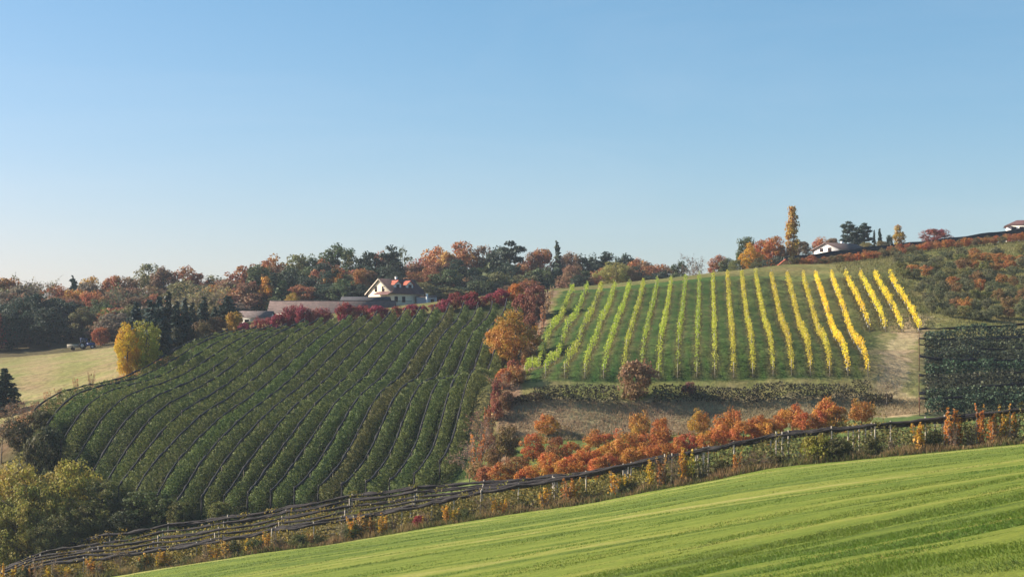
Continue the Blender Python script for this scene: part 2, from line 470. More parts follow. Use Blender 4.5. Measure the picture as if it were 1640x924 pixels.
def broad(seed, h, w, bottom=.25, nclump=46, per=60, size=.55, shell=.55, gap=.0, top=.0, r0=.28, nl=7, lump=.3, mat='leaf', upd=None, taper=0.0):
    rng = np.random.default_rng(seed)
    hc = h * (1 - bottom); cz = h * bottom + hc * .5
    C = []
    k = 0
    while len(C) < nclump and k < 5000:
        k += 1
        d = rng.normal(size=3); d /= np.linalg.norm(d)
        r = shell + (1 - shell) * rng.uniform() ** .6
        p = d * r
        wz = 1.0 - taper * (p[2] * .5 + .5)
        q = np.array([p[0] * w * .5 * wz * .86, p[1] * w * .5 * wz * .86, cz + p[2] * hc * .5 * .9])
        # irregular outline : stretch some directions
        f = 1 + .18 * math.sin(3 * math.atan2(p[1], p[0]) + seed) + .14 * math.sin(5 * p[2] + seed * 2) + .10 * rng.normal()
        q[:2] *= f
        C.append((q, d))
    Pt = []; Nn = []
    for q, d in C:
        rl = w * .5 * lump * rng.uniform(.55, 1.25)
        n = max(6, int(per * rng.uniform(.5, 1.3) * (1 - gap * rng.uniform())))
        u = rng.normal(size=(n, 3)); u /= np.linalg.norm(u, axis=1)[:, None]
        rr = rl * rng.uniform(.35, 1.0, (n, 1)) ** .6
        Pt.append(q + u * rr * np.array([1, 1, .8])); Nn.append(u * .7 + d * .5 + np.array([0, 0, .25]))
    Pt = np.concatenate(Pt); Nn = np.concatenate(Nn)
    Pt[:, 2] = np.maximum(Pt[:, 2], .1)
    Q = cards(rng, Pt, Nn, size, .9, 1.0 if upd is None else 1.7, upd)
    mb = MB(); limb_tree(rng, mb, h, w, max(.15, bottom), r0, nl)
    return cards_mesh('crown', Q, M[mat]), mb.mesh('trunk', [M['bark']])

def spruce(seed, h, w, size=.5, tiers=18):
    rng = np.random.default_rng(seed)
    Pt = []; Nn = []; U = []
    for i in range(tiers):
        t = (i + .5) / tiers
        z = h * (.03 + .97 * t); r = w * .5 * (1 - t) ** .72 * rng.uniform(.85, 1.15) + .15
        nb = max(4, int(11 * (1 - t) + 4))
        for k in range(nb):
            az = rng.uniform(0, 6.283); L = r * rng.uniform(.7, 1.1)
            m = max(3, int(L / (size * .30)))
            s = (np.arange(m) + rng.uniform(.2, .8, m)) / m
            dx, dy = math.cos(az), math.sin(az)
            p = np.stack([dx * L * s, dy * L * s, z - .28 * L * s + .10 * L * s ** 2 + rng.normal(size=m) * .12], 1)
            p += rng.normal(size=p.shape) * size * .22
            Pt.append(p); Nn.append(np.tile([dx * .5, dy * .5, .6], (m, 1)))
            U.append(np.tile([dx, dy, -.35], (m, 1)))
    Pt = np.concatenate(Pt); Nn = np.concatenate(Nn); U = np.concatenate(U)
    Q = cards(rng, Pt, Nn, size, .8, 1.6, U)
    mb = MB(); mb.tube([(0, 0, -.4), (0, 0, h * .5), (0, 0, h * .98)], [w * .035 + .05, w * .022 + .03, .02], 7)
    return cards_mesh('crown', Q, M['needle']), mb.mesh('trunk', [M['bark']])

def pine(seed, h, w, size=.5):
    rng = np.random.default_rng(seed)
    mb = MB(); tips = []
    limb_tree(rng, mb, h, w, .36, .24, 12, .03, .25, tips)
    Pt = []; Nn = []
    tips.append(Vector((0, 0, h * .93)))
    for p in tips:
        p = np.array(p)
        n = int(rng.uniform(70, 130)); u = rng.normal(size=(n, 3)); u /= np.linalg.norm(u, axis=1)[:, None]
        rl = w * .20 * rng.uniform(.6, 1.2)
        Pt.append(p + u * rl * rng.uniform(.3, 1, (n, 1)) * np.array([1.25, 1.25, .6])); Nn.append(u + np.array([0, 0, .5]))
    Q = cards(rng, np.concatenate(Pt), np.concatenate(Nn), size, .8, 1.3)
    return cards_mesh('crown', Q, M['needle']), mb.mesh('trunk', [M['bark']])

def twiggy(seed, h, w, n=420, leaf=500, size=.3):
    """a thin crown : twigs show between few leaves"""
    rng = np.random.default_rng(seed)
    mb = MB(); tips = []
    limb_tree(rng, mb, h, w, .18, .16, 9, .04, .8, tips)
    Pt = []
    tw = [np.array(p) for p in tips]
    for k in range(n):
        p = tw[int(rng.integers(len(tw)))]
        d = rng.normal(size=3) * np.array([1, 1, .8]) + np.array([p[0], p[1], 0]) / (w * .4) + np.array([0, 0, .9])
        d /= np.linalg.norm(d); L = rng.uniform(.08, .22) * w
        q = p + d * L
        mb.tube([p, q], [.035 * h / 10 + .008, .01], 3, cap=False)
        if rng.uniform() < .5: tw.append(q)
        Pt.append(p + d * L * rng.uniform(.3, 1.1))
    Pt = np.array(Pt); idx = rng.integers(0, len(Pt), leaf)
    A = Pt[idx] + rng.normal(size=(leaf, 3)) * w * .035
    A[:, 2] = np.maximum(A[:, 2], .1)
    Q = cards(rng, A, np.tile([0, 0, .5], (leaf, 1)), size, .6)
    return cards_mesh('crown', Q, M['leaf']), mb.mesh('trunk', [M['grey_bark']])

def upright(seed, h, w, n=300, size=.2, stems=3):
    """young tree or shoot with upright stems clothed in leaves"""
    rng = np.random.default_rng(seed)
    mb = MB(); Pt = []; Nn = []
    for s in range(stems):
        a = rng.uniform(0, 6.283); d = Vector((math.cos(a), math.sin(a), 0)) * w * .38 * rng.uniform(.3, 1)
        hh = h * rng.uniform(.72, 1.0)
        mb.tube([(0, 0, -.2), tuple(d * .6 + Vector((0, 0, hh * .45))), tuple(d + Vector((0, 0, hh)))], [.04, .028, .01], 5)
        m = n // stems
        t = rng.uniform(.18, 1.0, m)
        p = np.stack([d.x * t ** .7, d.y * t ** .7, hh * t], 1)
        rad = w * .26 * (1.15 - t)[:, None] * rng.uniform(.1, 1, (m, 1)) + .03
        u = rng.normal(size=(m, 3)); u /= np.linalg.norm(u, axis=1)[:, None]
        Pt.append(p + u * rad * np.array([1, 1, .6])); Nn.append(u + np.array([0, 0, .3]))
    Q = cards(rng, np.concatenate(Pt), np.concatenate(Nn), size, .7)
    return cards_mesh('crown', Q, M['leaf']), mb.mesh('trunk', [M['grey_bark']])

PR = {}
def proto(kind, fn, cnt, h, w, **kw):
    PR[kind] = ([fn(sum(map(ord, kind)) * 7 + 31 * i, h, w, **kw) for i in range(cnt)], h, w)
proto('oak', broad, 5, 20, 13, bottom=.10, nclump=80, per=105, size=.56, lump=.31, shell=.6)
proto('wood_edge', broad, 4, 16, 12, bottom=.0, nclump=84, per=100, size=.55, lump=.30, shell=.5)
proto('tall', broad, 4, 21, 10, bottom=.10, nclump=66, per=72, size=.62, lump=.36)
proto('sparse_oak', broad, 3, 20, 11, bottom=.25, nclump=50, per=30, size=.5, lump=.26, shell=.7)
proto('spruce', spruce, 3, 15, 6.2, size=.7, tiers=24)
proto('fir', spruce, 2, 12, 6.0, size=.65, tiers=26)
proto('pine', pine, 3, 20, 8)
proto('twiggy', twiggy, 3, 10, 8, leaf=900, size=.34)
proto('cherry', broad, 5, 3.9, 5.0, bottom=.06, nclump=60, per=75, size=.19, lump=.28, r0=.12, shell=.6)
proto('gold', broad, 3, 10, 10, bottom=.03, nclump=120, per=95, size=.26, lump=.22, shell=.5)
proto('bush', broad, 5, 2.6, 3.2, bottom=.0, nclump=60, per=65, size=.155, lump=.30, shell=.5, r0=.06)
proto('willow', broad, 3, 11, 11, bottom=.0, nclump=140, per=90, size=.27, lump=.23, shell=.5, r0=.3)
proto('poplar', broad, 1, 17, 3.6, bottom=.05, nclump=80, per=45, size=.34, lump=.55, r0=.2, upd=(0, 0, 1), taper=.35)
proto('column', broad, 2, 9, 4, bottom=.06, nclump=60, per=45, size=.32, lump=.42, taper=.15, r0=.15)
proto('sapling', upright, 6, 3.0, 1.6, n=270, size=.18, stems=5)
proto('reed_shrub', upright, 3, 3.0, 2.2, n=260, size=.17, stems=9)
proto('apple', broad, 4, 3.4, 3.8, bottom=.12, nclump=40, per=55, size=.2, lump=.33, r0=.1)

REG = []          # everything that waits for its label
_rng = random.Random(5)
def place(kind, x, y, h, wd, color, name, desc, zone, group, cat='tree', z=None, dz=0.0, variant=None, plural=None):
    ps, ph, pw = PR[kind]
    cr, tr = ps[_rng.randrange(len(ps)) if variant is None else variant]
    if z is None: z = h1(x, y)
    o = thing(name, '', cat, (x, y, z + dz - .05), _rng.uniform(0, 6.28), group)
    sx = wd / pw
    o.scale = (sx * _rng.uniform(.93, 1.07), sx * _rng.uniform(.93, 1.07), h / ph)
    k = link(bpy.data.objects.new('crown', cr), o)
    j = _rng.uniform(.88, 1.12)
    k.color = (min(1, color[0] * j * _rng.uniform(.95, 1.05)), min(1, color[1] * j * _rng.uniform(.95, 1.05)), color[2] * j, 1)
    link(bpy.data.objects.new('trunk', tr), o)
    REG.append((o, desc, zone, 820 + x / y * F))
    return o
def place_px(kind, px, top, D, wpx, color, name, desc, zone, group, cat='tree', **kw):
    x = (px - 820) / F * D
    z = h1(x, D)
    ztop = (HZ - top) / F * D
    return place(kind, x, D, max(1.0, ztop - z), wpx / F * D, color, name, desc, zone, group, cat, z=z, **kw)

C = dict(orange=(.42, .17, .03), rust=(.30, .10, .03), gold=(.50, .27, .03), olive=(.125, .125, .035), green=(.062, .095, .03), dark=(.032, .055, .030), blue=(.024, .046, .036),
         red=(.26, .035, .03), brown=(.20, .105, .05), grey=(.16, .12, .09), lime=(.20, .22, .04), yellow=(.52, .36, .03), crimson=(.24, .022, .035), amber=(.42, .20, .035), bronze=(.22, .13, .045), pale=(.24, .21, .085))

# ------------------------------------------------------------------ ground sheets
def axis(segs, far, grow=1.25):
    a = [segs[0][0]]
    for lo, hi, st in segs:
        n = max(1, round((hi - lo) / st)); a += [lo + (hi - lo) * (i + 1) / n for i in range(n)]
    st = segs[0][2]
    lo = a[0]; L = []
    while lo > -far: st *= grow; lo -= st; L.append(lo)
    st = segs[-1][2]; hi = a[-1]; U = []
    while hi < far: st *= grow; hi += st; U.append(hi)
    return np.array(L[::-1] + a + U)
GX = axis([(-110, 112, .75)], 1900)
GY = axis([(-60, 24, 4), (24, 120, .5), (120, 372, .75), (372, 620, 3)], 1900)
XX, YY = np.meshgrid(GX, GY)
ZZ = H(XX, YY)
farw = np.clip((np.hypot(XX, YY - 250) - 500) / 500, 0, 1); farw = farw * farw * (3 - 2 * farw)
ZZ = ZZ * (1 - farw) + (-45) * farw
fnear = YY < edge_y(XX)
bumps = .05 * np.sin(XX * 1.3 + YY * .7) * np.sin(YY * 1.7 - XX * .4) + .07 * np.sin(XX * .37 + 1) * np.sin(YY * .45)
ZZ += np.where(fnear, bumps * .5, bumps)

def inpoly(poly, x, y):
    r = np.zeros(x.shape, bool); n = len(poly)
    for i in range(n):
        x0, y0 = poly[i]; x1, y1 = poly[(i + 1) % n]
        if y0 == y1: continue
        cnd = ((y0 > y) != (y1 > y)) & (x < (x1 - x0) * (y - y0) / (y1 - y0) + x0)
        r ^= cnd
    return r
def PX(l): return [((px - 820) / F * D, D) for px, D in l]
def near_line(pts, x, y):
    d = np.full(x.shape, 1e9)
    for (x0, y0), (x1, y1) in zip(pts[:-1], pts[1:]):
        t = np.clip(((x - x0) * (x1 - x0) + (y - y0) * (y1 - y0)) / ((x1 - x0) ** 2 + (y1 - y0) ** 2), 0, 1)
        d = np.minimum(d, np.hypot(x - x0 - t * (x1 - x0), y - y0 - t * (y1 - y0)))
    return d
POLY_ORCH = PX([(40, 244), (58, 262), (190, 288), (300, 316), (400, 345), (846, 344), (800, 290), (755, 262), (700, 218), (600, 216), (240, 216), (130, 240)])
POLY_VINE = PX([(833, 253.5), (1396, 253.5), (1402, 262), (1478, 296), (1446, 353), (1165, 357), (903, 360), (862, 300)])
POLY_BANK = PX([(800, 243.5), (1385, 241), (1410, 250), (1385, 251.3), (822, 251)])
POLY_DARK = PX([(1471, 231), (1720, 226), (1720, 291), (1476, 291)])
TRACK = PX([(886, 362), (872, 345), (858, 312), (838, 280), (818, 258), (806, 246), (790, 228)])
DIRT = PX([(1470, 305), (1450, 292), (1432, 275), (1437, 262), (1428, 253), (1446, 244), (1436, 236), (1430, 226)])
wob = lambda a, b: .6 * np.sin(XX * .9 + a) * np.sin(YY * .8 + b) + .4 * np.sin(XX * 2.1 + YY * 1.7 + a)
xw = XX + wob(1, 2); yw = YY + wob(3, 4)
grain = (np.sin(XX * 3.1 + np.sin(YY * 2.3) * 2) * np.sin(YY * 2.9 + np.sin(XX * 1.9) * 2) * .5 + .5)
blot = (np.sin(XX * .33 + 2 * np.sin(YY * .21)) * np.sin(YY * .27 + 2 * np.sin(XX * .19)) * .5 + .5)
zone = np.full(XX.shape, 'hillside', dtype=object)
colr = np.empty(XX.shape + (3,))
def lerp(a, b, t): return np.asarray(a) * (1 - t[..., None]) + np.asarray(b) * t[..., None]
def paint(mask, nm, cols):
    zone[mask] = nm
    colr[mask] = cols[mask] if isinstance(cols, np.ndarray) and cols.ndim == 3 else np.array(cols)
paint(np.ones(XX.shape, bool), 'hillside', lerp((.10, .115, .03), (.19, .16, .06), blot * .7 + grain * .3))
paint(YY > 418, 'forest_floor', lerp((.06, .05, .025), (.10, .08, .035), blot))
left = (XX < np.interp(YY, [250, 262, 288, 316, 345, 420], [-74, -73.5, -68, -61, -54, -60]))
mead = left & (YY > 276) & (YY < 418)
paint(mead, 'meadow', lerp((.27, .215, .10), (.20, .19, .065), np.clip(.5 + .8 * np.sin(XX * .45 + YY * .12) * .5 + (blot - .5), 0, 1)))
tp = mead & (np.abs(YY - 306 - .05 * XX) < 3); paint(tp, 'meadow', lerp((.10, .12, .04), (.17, .16, .06), grain))  # shadow strip across the meadow, put into the ground colour
paint(left & (YY <= 276), 'hillside', lerp((.07, .075, .03), (.14, .10, .05), blot))
ye = edge_y(XX)
paint((YY > ye - 1) & (YY < 246) & (XX > -14), 'cherry_ground', lerp((.085, .135, .03), (.15, .15, .05), np.clip(blot * .8 + grain * .4 - .2, 0, 1)))
paint((YY > ye - 1) & (YY < ye + 24), 'orchard_strip', lerp((.06, .075, .025), (.13, .10, .045), grain))
paint(inpoly(POLY_ORCH, xw, yw), 'orchard_ground', lerp((.03, .052, .012), (.065, .055, .022), np.clip(grain * .7 + blot * .5 - .2, 0, 1)))
# vineyard floor : grass with a bare strip under each row
VB = [841, 873, 905, 937, 967, 999, 1027, 1055, 1085, 1116, 1145, 1175, 1206, 1238, 1268, 1298, 1329, 1358, 1390]
VT = [918, 941, 964, 986, 1009, 1031, 1053, 1075, 1098, 1120, 1142, 1165, 1188, 1210, 1235, 1261, 1286, 1306, 1331, 1354, 1378, 1401, 1425]
VROWS = []
for i, pt in enumerate(VT):
    if i < 19:
        pb, Db = VB[i], 255.5
    else:
        pb, Db = (1392, 1418, 1445, 1473)[i - 19], 298 - (i - 19) * 1.0
    Dt = (351, 351, 351, 351, 351, 351, 351, 351, 351, 351, 351, 351, 352, 353, 352, 351, 350, 350, 349, 348, 347, 346, 345)[i]
    VROWS.append((((pb - 820) / F * Db, Db), ((pt - 820) / F * Dt, Dt)))
rd = np.full(XX.shape, 99.0)
for a, b in VROWS:
    if b[1] - a[1] < 60:                                         # short rows
        rd = np.minimum(rd, near_line([a, b], XX, YY))
    else:
        rd = np.minimum(rd, near_line([a, b], XX, YY))
und = np.clip(1.5 - rd / .55, 0, 1)
gvx = np.clip((XX - 40) / 25, 0, 1)
vc = lerp((.038, .088, .014), (.135, .135, .042), np.clip(gvx * .75 + .25 * blot, 0, 1))
trk = np.clip(1.25 - np.abs(rd - .82) / .30, 0, 1)
vc = lerp(vc, np.broadcast_to(np.array((.11, .09, .04)), vc.shape), trk * (.05 + .6 * (.5 + .5 * np.sin(XX * .9 + 2 * np.sin(YY * .07)) * np.sin(YY * .11 + XX * .3))))
vc = lerp(vc, np.broadcast_to(np.array((.10, .075, .035)), vc.shape), und * (.5 + .5 * grain))
vc = vc * (.55 + .8 * (grain * .5 + blot * .5)[..., None])
paint(inpoly(POLY_VINE, XX, YY), 'vineyard_ground', vc)
# pale verge below the vines
paint((YY > 250) & (YY < 255) & (XX > 0) & (XX < 57), 'vineyard_ground', lerp((.14, .17, .04), (.24, .19, .085), blot * .5 + grain * .4))
paint(inpoly(POLY_BANK, xw, YY + .3 * wob(5, 1)), 'bank', lerp((.20, .165, .085), (.34, .28, .15), grain * .6 + blot * .4))
dt = near_line(TRACK, XX, YY); tw = dt + .5 * wob(7, 3)
paint(tw < 1.5, 'track', lerp((.15, .105, .06), (.26, .18, .11), grain))
paint(inpoly(POLY_DARK, XX, YY), 'orchard_ground', lerp((.03, .04, .02), (.06, .06, .03), grain))  # floor of the netted plot darkened: its shade is put into the colour
dd = near_line(DIRT, XX, YY) + 1.1 * wob(2, 9)
vg = dd < 4.2
paint(vg & (YY > 238), 'hillside', lerp((.15, .155, .05), (.27, .21, .10), grain * .6 + blot * .4))
paint(dd < 1.9, 'dirt_track', lerp((.42, .32, .18), (.30, .23, .12), grain))
paint((YY < ye), 'field', field_colour(swathe(XX, YY)))
# fallen cherry leaves colour comes from real leaves scattered later
zc = zone[:-1, :-1]
nyv, nxv = XX.shape
gid = np.arange(nyv * nxv).reshape(nyv, nxv)
quads = np.stack([gid[:-1, :-1], gid[:-1, 1:], gid[1:, 1:], gid[1:, :-1]], -1)
VV = np.stack([XX, YY, ZZ], -1).reshape(-1, 3); CC = colr.reshape(-1, 3)
for nm in ('hillside', 'forest_floor', 'meadow', 'cherry_ground', 'orchard_strip', 'orchard_ground', 'vineyard_ground', 'bank', 'track', 'dirt_track', 'field'):
    q = quads[zc == nm]
    u, inv = np.unique(q.ravel(), return_inverse=True)
    me = mesh_np(nm, VV[u], inv.reshape(-1, 4), None, [M['field'] if nm == 'field' else M['ground']], None, None, True)
    at = me.attributes.new('cover', 'FLOAT_COLOR', 'POINT')
    at.data.foreach_set('color', np.concatenate([CC[u], np.ones((len(u), 1))], 1).astype(np.float32).ravel())
    tag(link(bpy.data.objects.new(nm, me)), kind='structure')

# ------------------------------------------------------------------ orchard rows
def polyline(a, b, step=1.2, bow=0.0):
    L = math.hypot(b[0] - a[0], b[1] - a[1]); n = max(3, int(L / step))
    t = np.linspace(0, 1, n)
    x = a[0] + (b[0] - a[0]) * t + bow * np.sin(math.pi * t); y = a[1] + (b[1] - a[1]) * t
    return x, y, H(x, y), L

ORD = 'zeroth first second third fourth fifth sixth seventh eighth ninth tenth eleventh twelfth thirteenth fourteenth fifteenth sixteenth seventeenth eighteenth nineteenth twentieth'.split()
ORD += ['twenty-' + o for o in ORD[1:10]] + ['thirtieth'] + ['thirty-' + o for o in ORD[1:10]]

def hedge_mesh(seed, a, b, hgt, hw, per_m, size, mat, low=.35, period=1.15, bow=0.0, gaps=.0, stems=True, shape=1.0, rag=.05, stem_step=1.15, hvar=.16, stem_r=.035, conic=0.0):
    """foliage of one row as leaf quads; returns mesh and origin"""
    rng = np.random.default_rng(seed)
    x, y, z, L = polyline(a, b, 1.2, bow)
    o = np.array([x[0], y[0], z[0]])
    n = int(L * per_m)
    s = rng.uniform(0, 1, n)
    # every tree of the row has its own height, width and fullness
    nt_ = max(2, int(L / period)); k = np.clip((s * nt_).astype(int), 0, nt_ - 1)
    th = 1 + hvar * rng.normal(size=nt_); twd = 1 + .18 * rng.normal(size=nt_); keep = rng.uniform(0, 1, nt_)
    ph = (s * nt_) % 1.0
    bell = .72 + .28 * np.sin(math.pi * ph)
    ok = rng.uniform(0, 1, n) < np.where(keep[k] < gaps, .25, 1.0)
    s = s[ok]; k = k[ok]; bell = bell[ok]; n = len(s)
    zt = rng.uniform(0, 1, n) ** .85
    wz = np.sqrt(np.clip(1 - (np.abs(zt - .38) / .66) ** 2.2, .03, 1)) * shape
    wz = wz * (1 + conic * (.5 - zt))
    ang = rng.uniform(0, 2 * math.pi, n)
    side = np.cos(ang) * np.where(rng.uniform(0, 1, n) < .8, 1, .5)
    d = np.array([b[0] - a[0], b[1] - a[1]]); d = d / np.linalg.norm(d); p = np.array([d[1], -d[0]])
    off = side * hw * wz * twd[k] * bell + rng.normal(size=n) * .07
    hh = low + (hgt * th[k] * (.86 + .14 * bell / 1.0) - low) * zt
    i = np.clip(s * (len(x) - 1), 0, len(x) - 1.001); i0 = i.astype(int); f = i - i0
    px = x[i0] * (1 - f) + x[i0 + 1] * f; py = y[i0] * (1 - f) + y[i0 + 1] * f; pz = z[i0] * (1 - f) + z[i0 + 1] * f
    Pt = np.stack([px + p[0] * off, py + p[1] * off, pz + hh], 1) + rng.normal(size=(n, 3)) * rag - o
    Nn = np.stack([p[0] * side, p[1] * side, .25 + .6 * zt], 1)
    Q = cards(rng, Pt, Nn, size, .85)
    mb = None
    if stems:
        mb = MB()
        m = int(L / stem_step)
        for j in range(m):
            t = (j + .5) / m; q = t * (len(x) - 1); q0 = int(q); g = q - q0
            bx = x[q0] * (1 - g) + x[min(q0 + 1, len(x) - 1)] * g - o[0]; by = y[q0] * (1 - g) + y[min(q0 + 1, len(x) - 1)] * g - o[1]; bz = z[q0] * (1 - g) + z[min(q0 + 1, len(x) - 1)] * g - o[2]
            mb.tube([(bx, by, bz - .1), (bx + rng.normal() * .05, by + rng.normal() * .05, bz + low + .9)], [stem_r, stem_r * .7], 4, cap=False)
    return cards_mesh('foliage', Q, M[mat], mb, M['bark']), o

def hedge_row(seed, a, b, name, label, cat, group, color, **kw):
    me, o = hedge_mesh(seed, a, b, **kw)
    ob = link(bpy.data.objects.new(name, me)); ob.location = o; ob.color = (*color, 1)
    return tag(ob, label, cat, group)

def trellis(seed, a, b, label, group, ph=3.5, rad=.17, step=9.0, bow=0.0, roll=True, pmat='wood', pr=.06, net='net', end_drop=True, posts=None, name='net_trellis', cat='net trellis', sagf=.12, wires=(), over=0.25, strands=1):
    """posts in a line with a rolled-up hail net tied along the top"""
    rng = np.random.default_rng(seed)
    x, y, z, L = polyline(a, b, 1.0, bow)
    o = Vector((x[0], y[0], z[0]))
    t_ = thing(name, label, cat, o, 0, group)
    if posts is None:
        m = max(2, int(round(L / step)) + 1); posts = [j / (m - 1) for j in range(m)]
    phf = ph if callable(ph) else (lambda t, v=ph: v)
    ph0 = phf(0)
    for tpos in posts:
        ph = phf(tpos)
        q = min(tpos * (len(x) - 1), len(x) - 1.001); q0 = int(q); g = q - q0
        bx, by, bz = [v[q0] * (1 - g) + v[q0 + 1] * g for v in (x, y, z)]
        mb = MB(); lx, ly = rng.normal() * .05, rng.normal() * .05
        mb.tube([(0, 0, -.4), (lx * .5, ly * .5, ph * .5), (lx, ly, ph + over * rng.uniform(.3, 1))], [pr * 1.1, pr, pr * .9], 7)
        po = mb.build('post', M[pmat], t_); po.location = (bx - o.x, by - o.y, bz - o.z)
    if roll:
        mb = MB(); pts = []; rr = []
        pa = np.array(posts) * L
        wv = rng.uniform(0, 6.28, 4)
        for j in range(len(x)):
            sL = j / (len(x) - 1) * L
            k = np.searchsorted(pa, sL); lo = pa[max(0, k - 1)]; hi = pa[min(len(pa) - 1, k)]
            ph = phf(j / (len(x) - 1))
            sag = 0 if hi <= lo else 4 * ((sL - lo) * (hi - sL)) / (hi - lo) ** 2
            wob_ = .035 * math.sin(sL * .9 + wv[0]) + .03 * math.sin(sL * 2.3 + wv[1])
            pts.append((x[j] - o.x + .5 * wob_, y[j] - o.y, z[j] - o.z + ph - sagf * max(0, sag) + wob_ * .6 - rad * .3))
            rr.append(rad * (1 + .38 * math.sin(sL * 1.7 + wv[2]) * math.sin(sL * .6 + wv[3]) + .25 * rng.normal()))
        if end_drop:
            p0 = pts[0]
            pts = [(p0[0], p0[1] - .25, p0[2] - ph0 * .72), (p0[0], p0[1] - .22, p0[2] - ph0 * .35)] + pts
            rr = [rad * .8, rad * .9] + rr
        rr = [max(rad * .5, r) for r in rr]
        if strands > 1:
            for sgn in range(strands):
                a0 = rng.uniform(0, 6.28)
                mb.tube([(p[0], p[1] + rad * .7 * math.cos(j * .25 + a0 + math.sin(j * .31) * 2), p[2] + rad * .55 * math.sin(j * .22 + a0 + math.cos(j * .23) * 2)) for j, p in enumerate(pts)], [r * rng.uniform(.5, .95) for r in rr], 6)
        else:
            mb.tube(pts, rr, 8)
        mb.build('net_roll', M[net], t_, True)
    for hw_ in wires:
        mb = MB()
        mb.tube([(x[j] - o.x, y[j] - o.y, z[j] - o.z + hw_) for j in range(0, len(x), 3)], .012, 4)
        mb.build('wire', M['wire'], t_)
    return t_

# the large orchard on the left : 22 rows running up the slope
AB = [(62, 259), (95, 252), (125, 246), (151, 240), (179, 235), (207, 231), (252, 228), (291, 226), (330, 226), (367, 225), (403, 225), (442, 224.5), (482, 224), (521, 224), (560, 224), (600, 224), (640, 223), (677, 226), (700, 231)]
bx_ = [(p - 820) / F * D for p, D in AB]; by_ = [D for p, D in AB]
NR = 21
for i in range(NR):
    xb = -72.0 + i * (62.6 / (NR - 1))
    yb = float(np.interp(xb, bx_, by_))
    xt = -55.0 + i * (57.2 / (NR - 1)); yt = 338.0 if i > 4 else 332
    rr_ = random.Random(i)
    col = (.138 * rr_.uniform(.9, 1.15), .168 * rr_.uniform(.92, 1.1), .05)
    nm = 'row of the big left orchard, counted from the meadow'
    pos = 'outermost' if i == 0 else ('last' if i == NR - 1 else ORD[i + 1])
    lab = {'outermost': 'apple hedge row beside the meadow, outermost left of the big orchard', 'last': 'apple hedge row beside the colourful bushes, outermost right of the big orchard'}.get(pos)
    hedge_row(100 + i, (xb + .15, yb), (xt + .15, yt), 'apple_hedge', lab or f'green apple hedge, {pos} row from the meadow side of the big orchard', 'apple hedge', 'apple hedges of the big left orchard', col,
              hgt=3.1, hw=.66, per_m=270, size=.20, mat='hedge', low=.25, bow=.5, hvar=.07, conic=.25)
    lab = {'outermost': 'posts with rolled black net beside the meadow, outermost left in the big orchard', 'last': 'posts with rolled black net beside the colourful bushes, outermost right in the big orchard'}.get(pos)
    trellis(300 + i, (xb - .35, yb - .3), (xt - .35, yt), lab or f'rolled black net on posts above the {pos} apple row from the meadow', 'rolled nets of the big left orchard', bow=.5, rad=.13, pmat='grey_bark', pr=.05, ph=3.36, step=8.5)

# the dark plot on the right : rows running across, net spread over them
DK = [(1476, 234.5), (1475, 243), (1475, 251.5), (1475, 260), (1475, 269), (1475, 278), (1475, 287)]
for i, (px, D) in enumerate(DK):
    x0 = (px - 820) / F * D
    hedge_row(500 + i, (x0 + .6, D), (x0 + 34, D - 1.5), 'apple_hedge', f'dark bluish apple hedge under black net, {ORD[i + 1]} from the bottom of the dark plot', 'apple hedge', 'apple hedges of the dark netted plot', (.045 + .012 * (i % 3), .072 + .01 * (i % 2), .038),
              hgt=2.5, hw=1.3, per_m=170, size=.30, mat='hedge_dark', low=.2, hvar=.17, period=2.4)
    trellis(520 + i, (x0, D + 1.2), (x0 + 34, D - .3), f'black net bundle on posts, {ORD[i + 1]} from the bottom of the dark plot', 'net trellises of the dark plot', rad=(.17, .24, .16, .26, .10, .12, .2)[i], strands=3, pmat='brown_wood', net='spread_dark', ph=2.5, step=8.0, end_drop=False, over=.05)
mn, tn, bn_ = new_mat('spread_black_net')
bn_.inputs['Base Color'].default_value = (.008, .009, .011, 1); bn_.inputs['Roughness'].default_value = .8; bn_.inputs['Specular IOR Level'].default_value = .1
trn = N(tn, 'ShaderNodeBsdfTransparent'); mxn = N(tn, 'ShaderNodeMixShader')
tcn = N(tn, 'ShaderNodeTexCoord'); nzn = noise(tn, tcn.outputs['Object'], .35, 4)
tn.links.new(ramp(tn, nzn, [(.35, (.02, .02, .02)), (.7, (.16, .16, .16))]), mxn.inputs[0])
tn.links.new(trn.outputs[0], mxn.inputs[1]); tn.links.new(bn_.outputs[0], mxn.inputs[2]); tn.links.new(mxn.outputs[0], tn.nodes['Material Output'].inputs['Surface'])
M['spread'] = mn
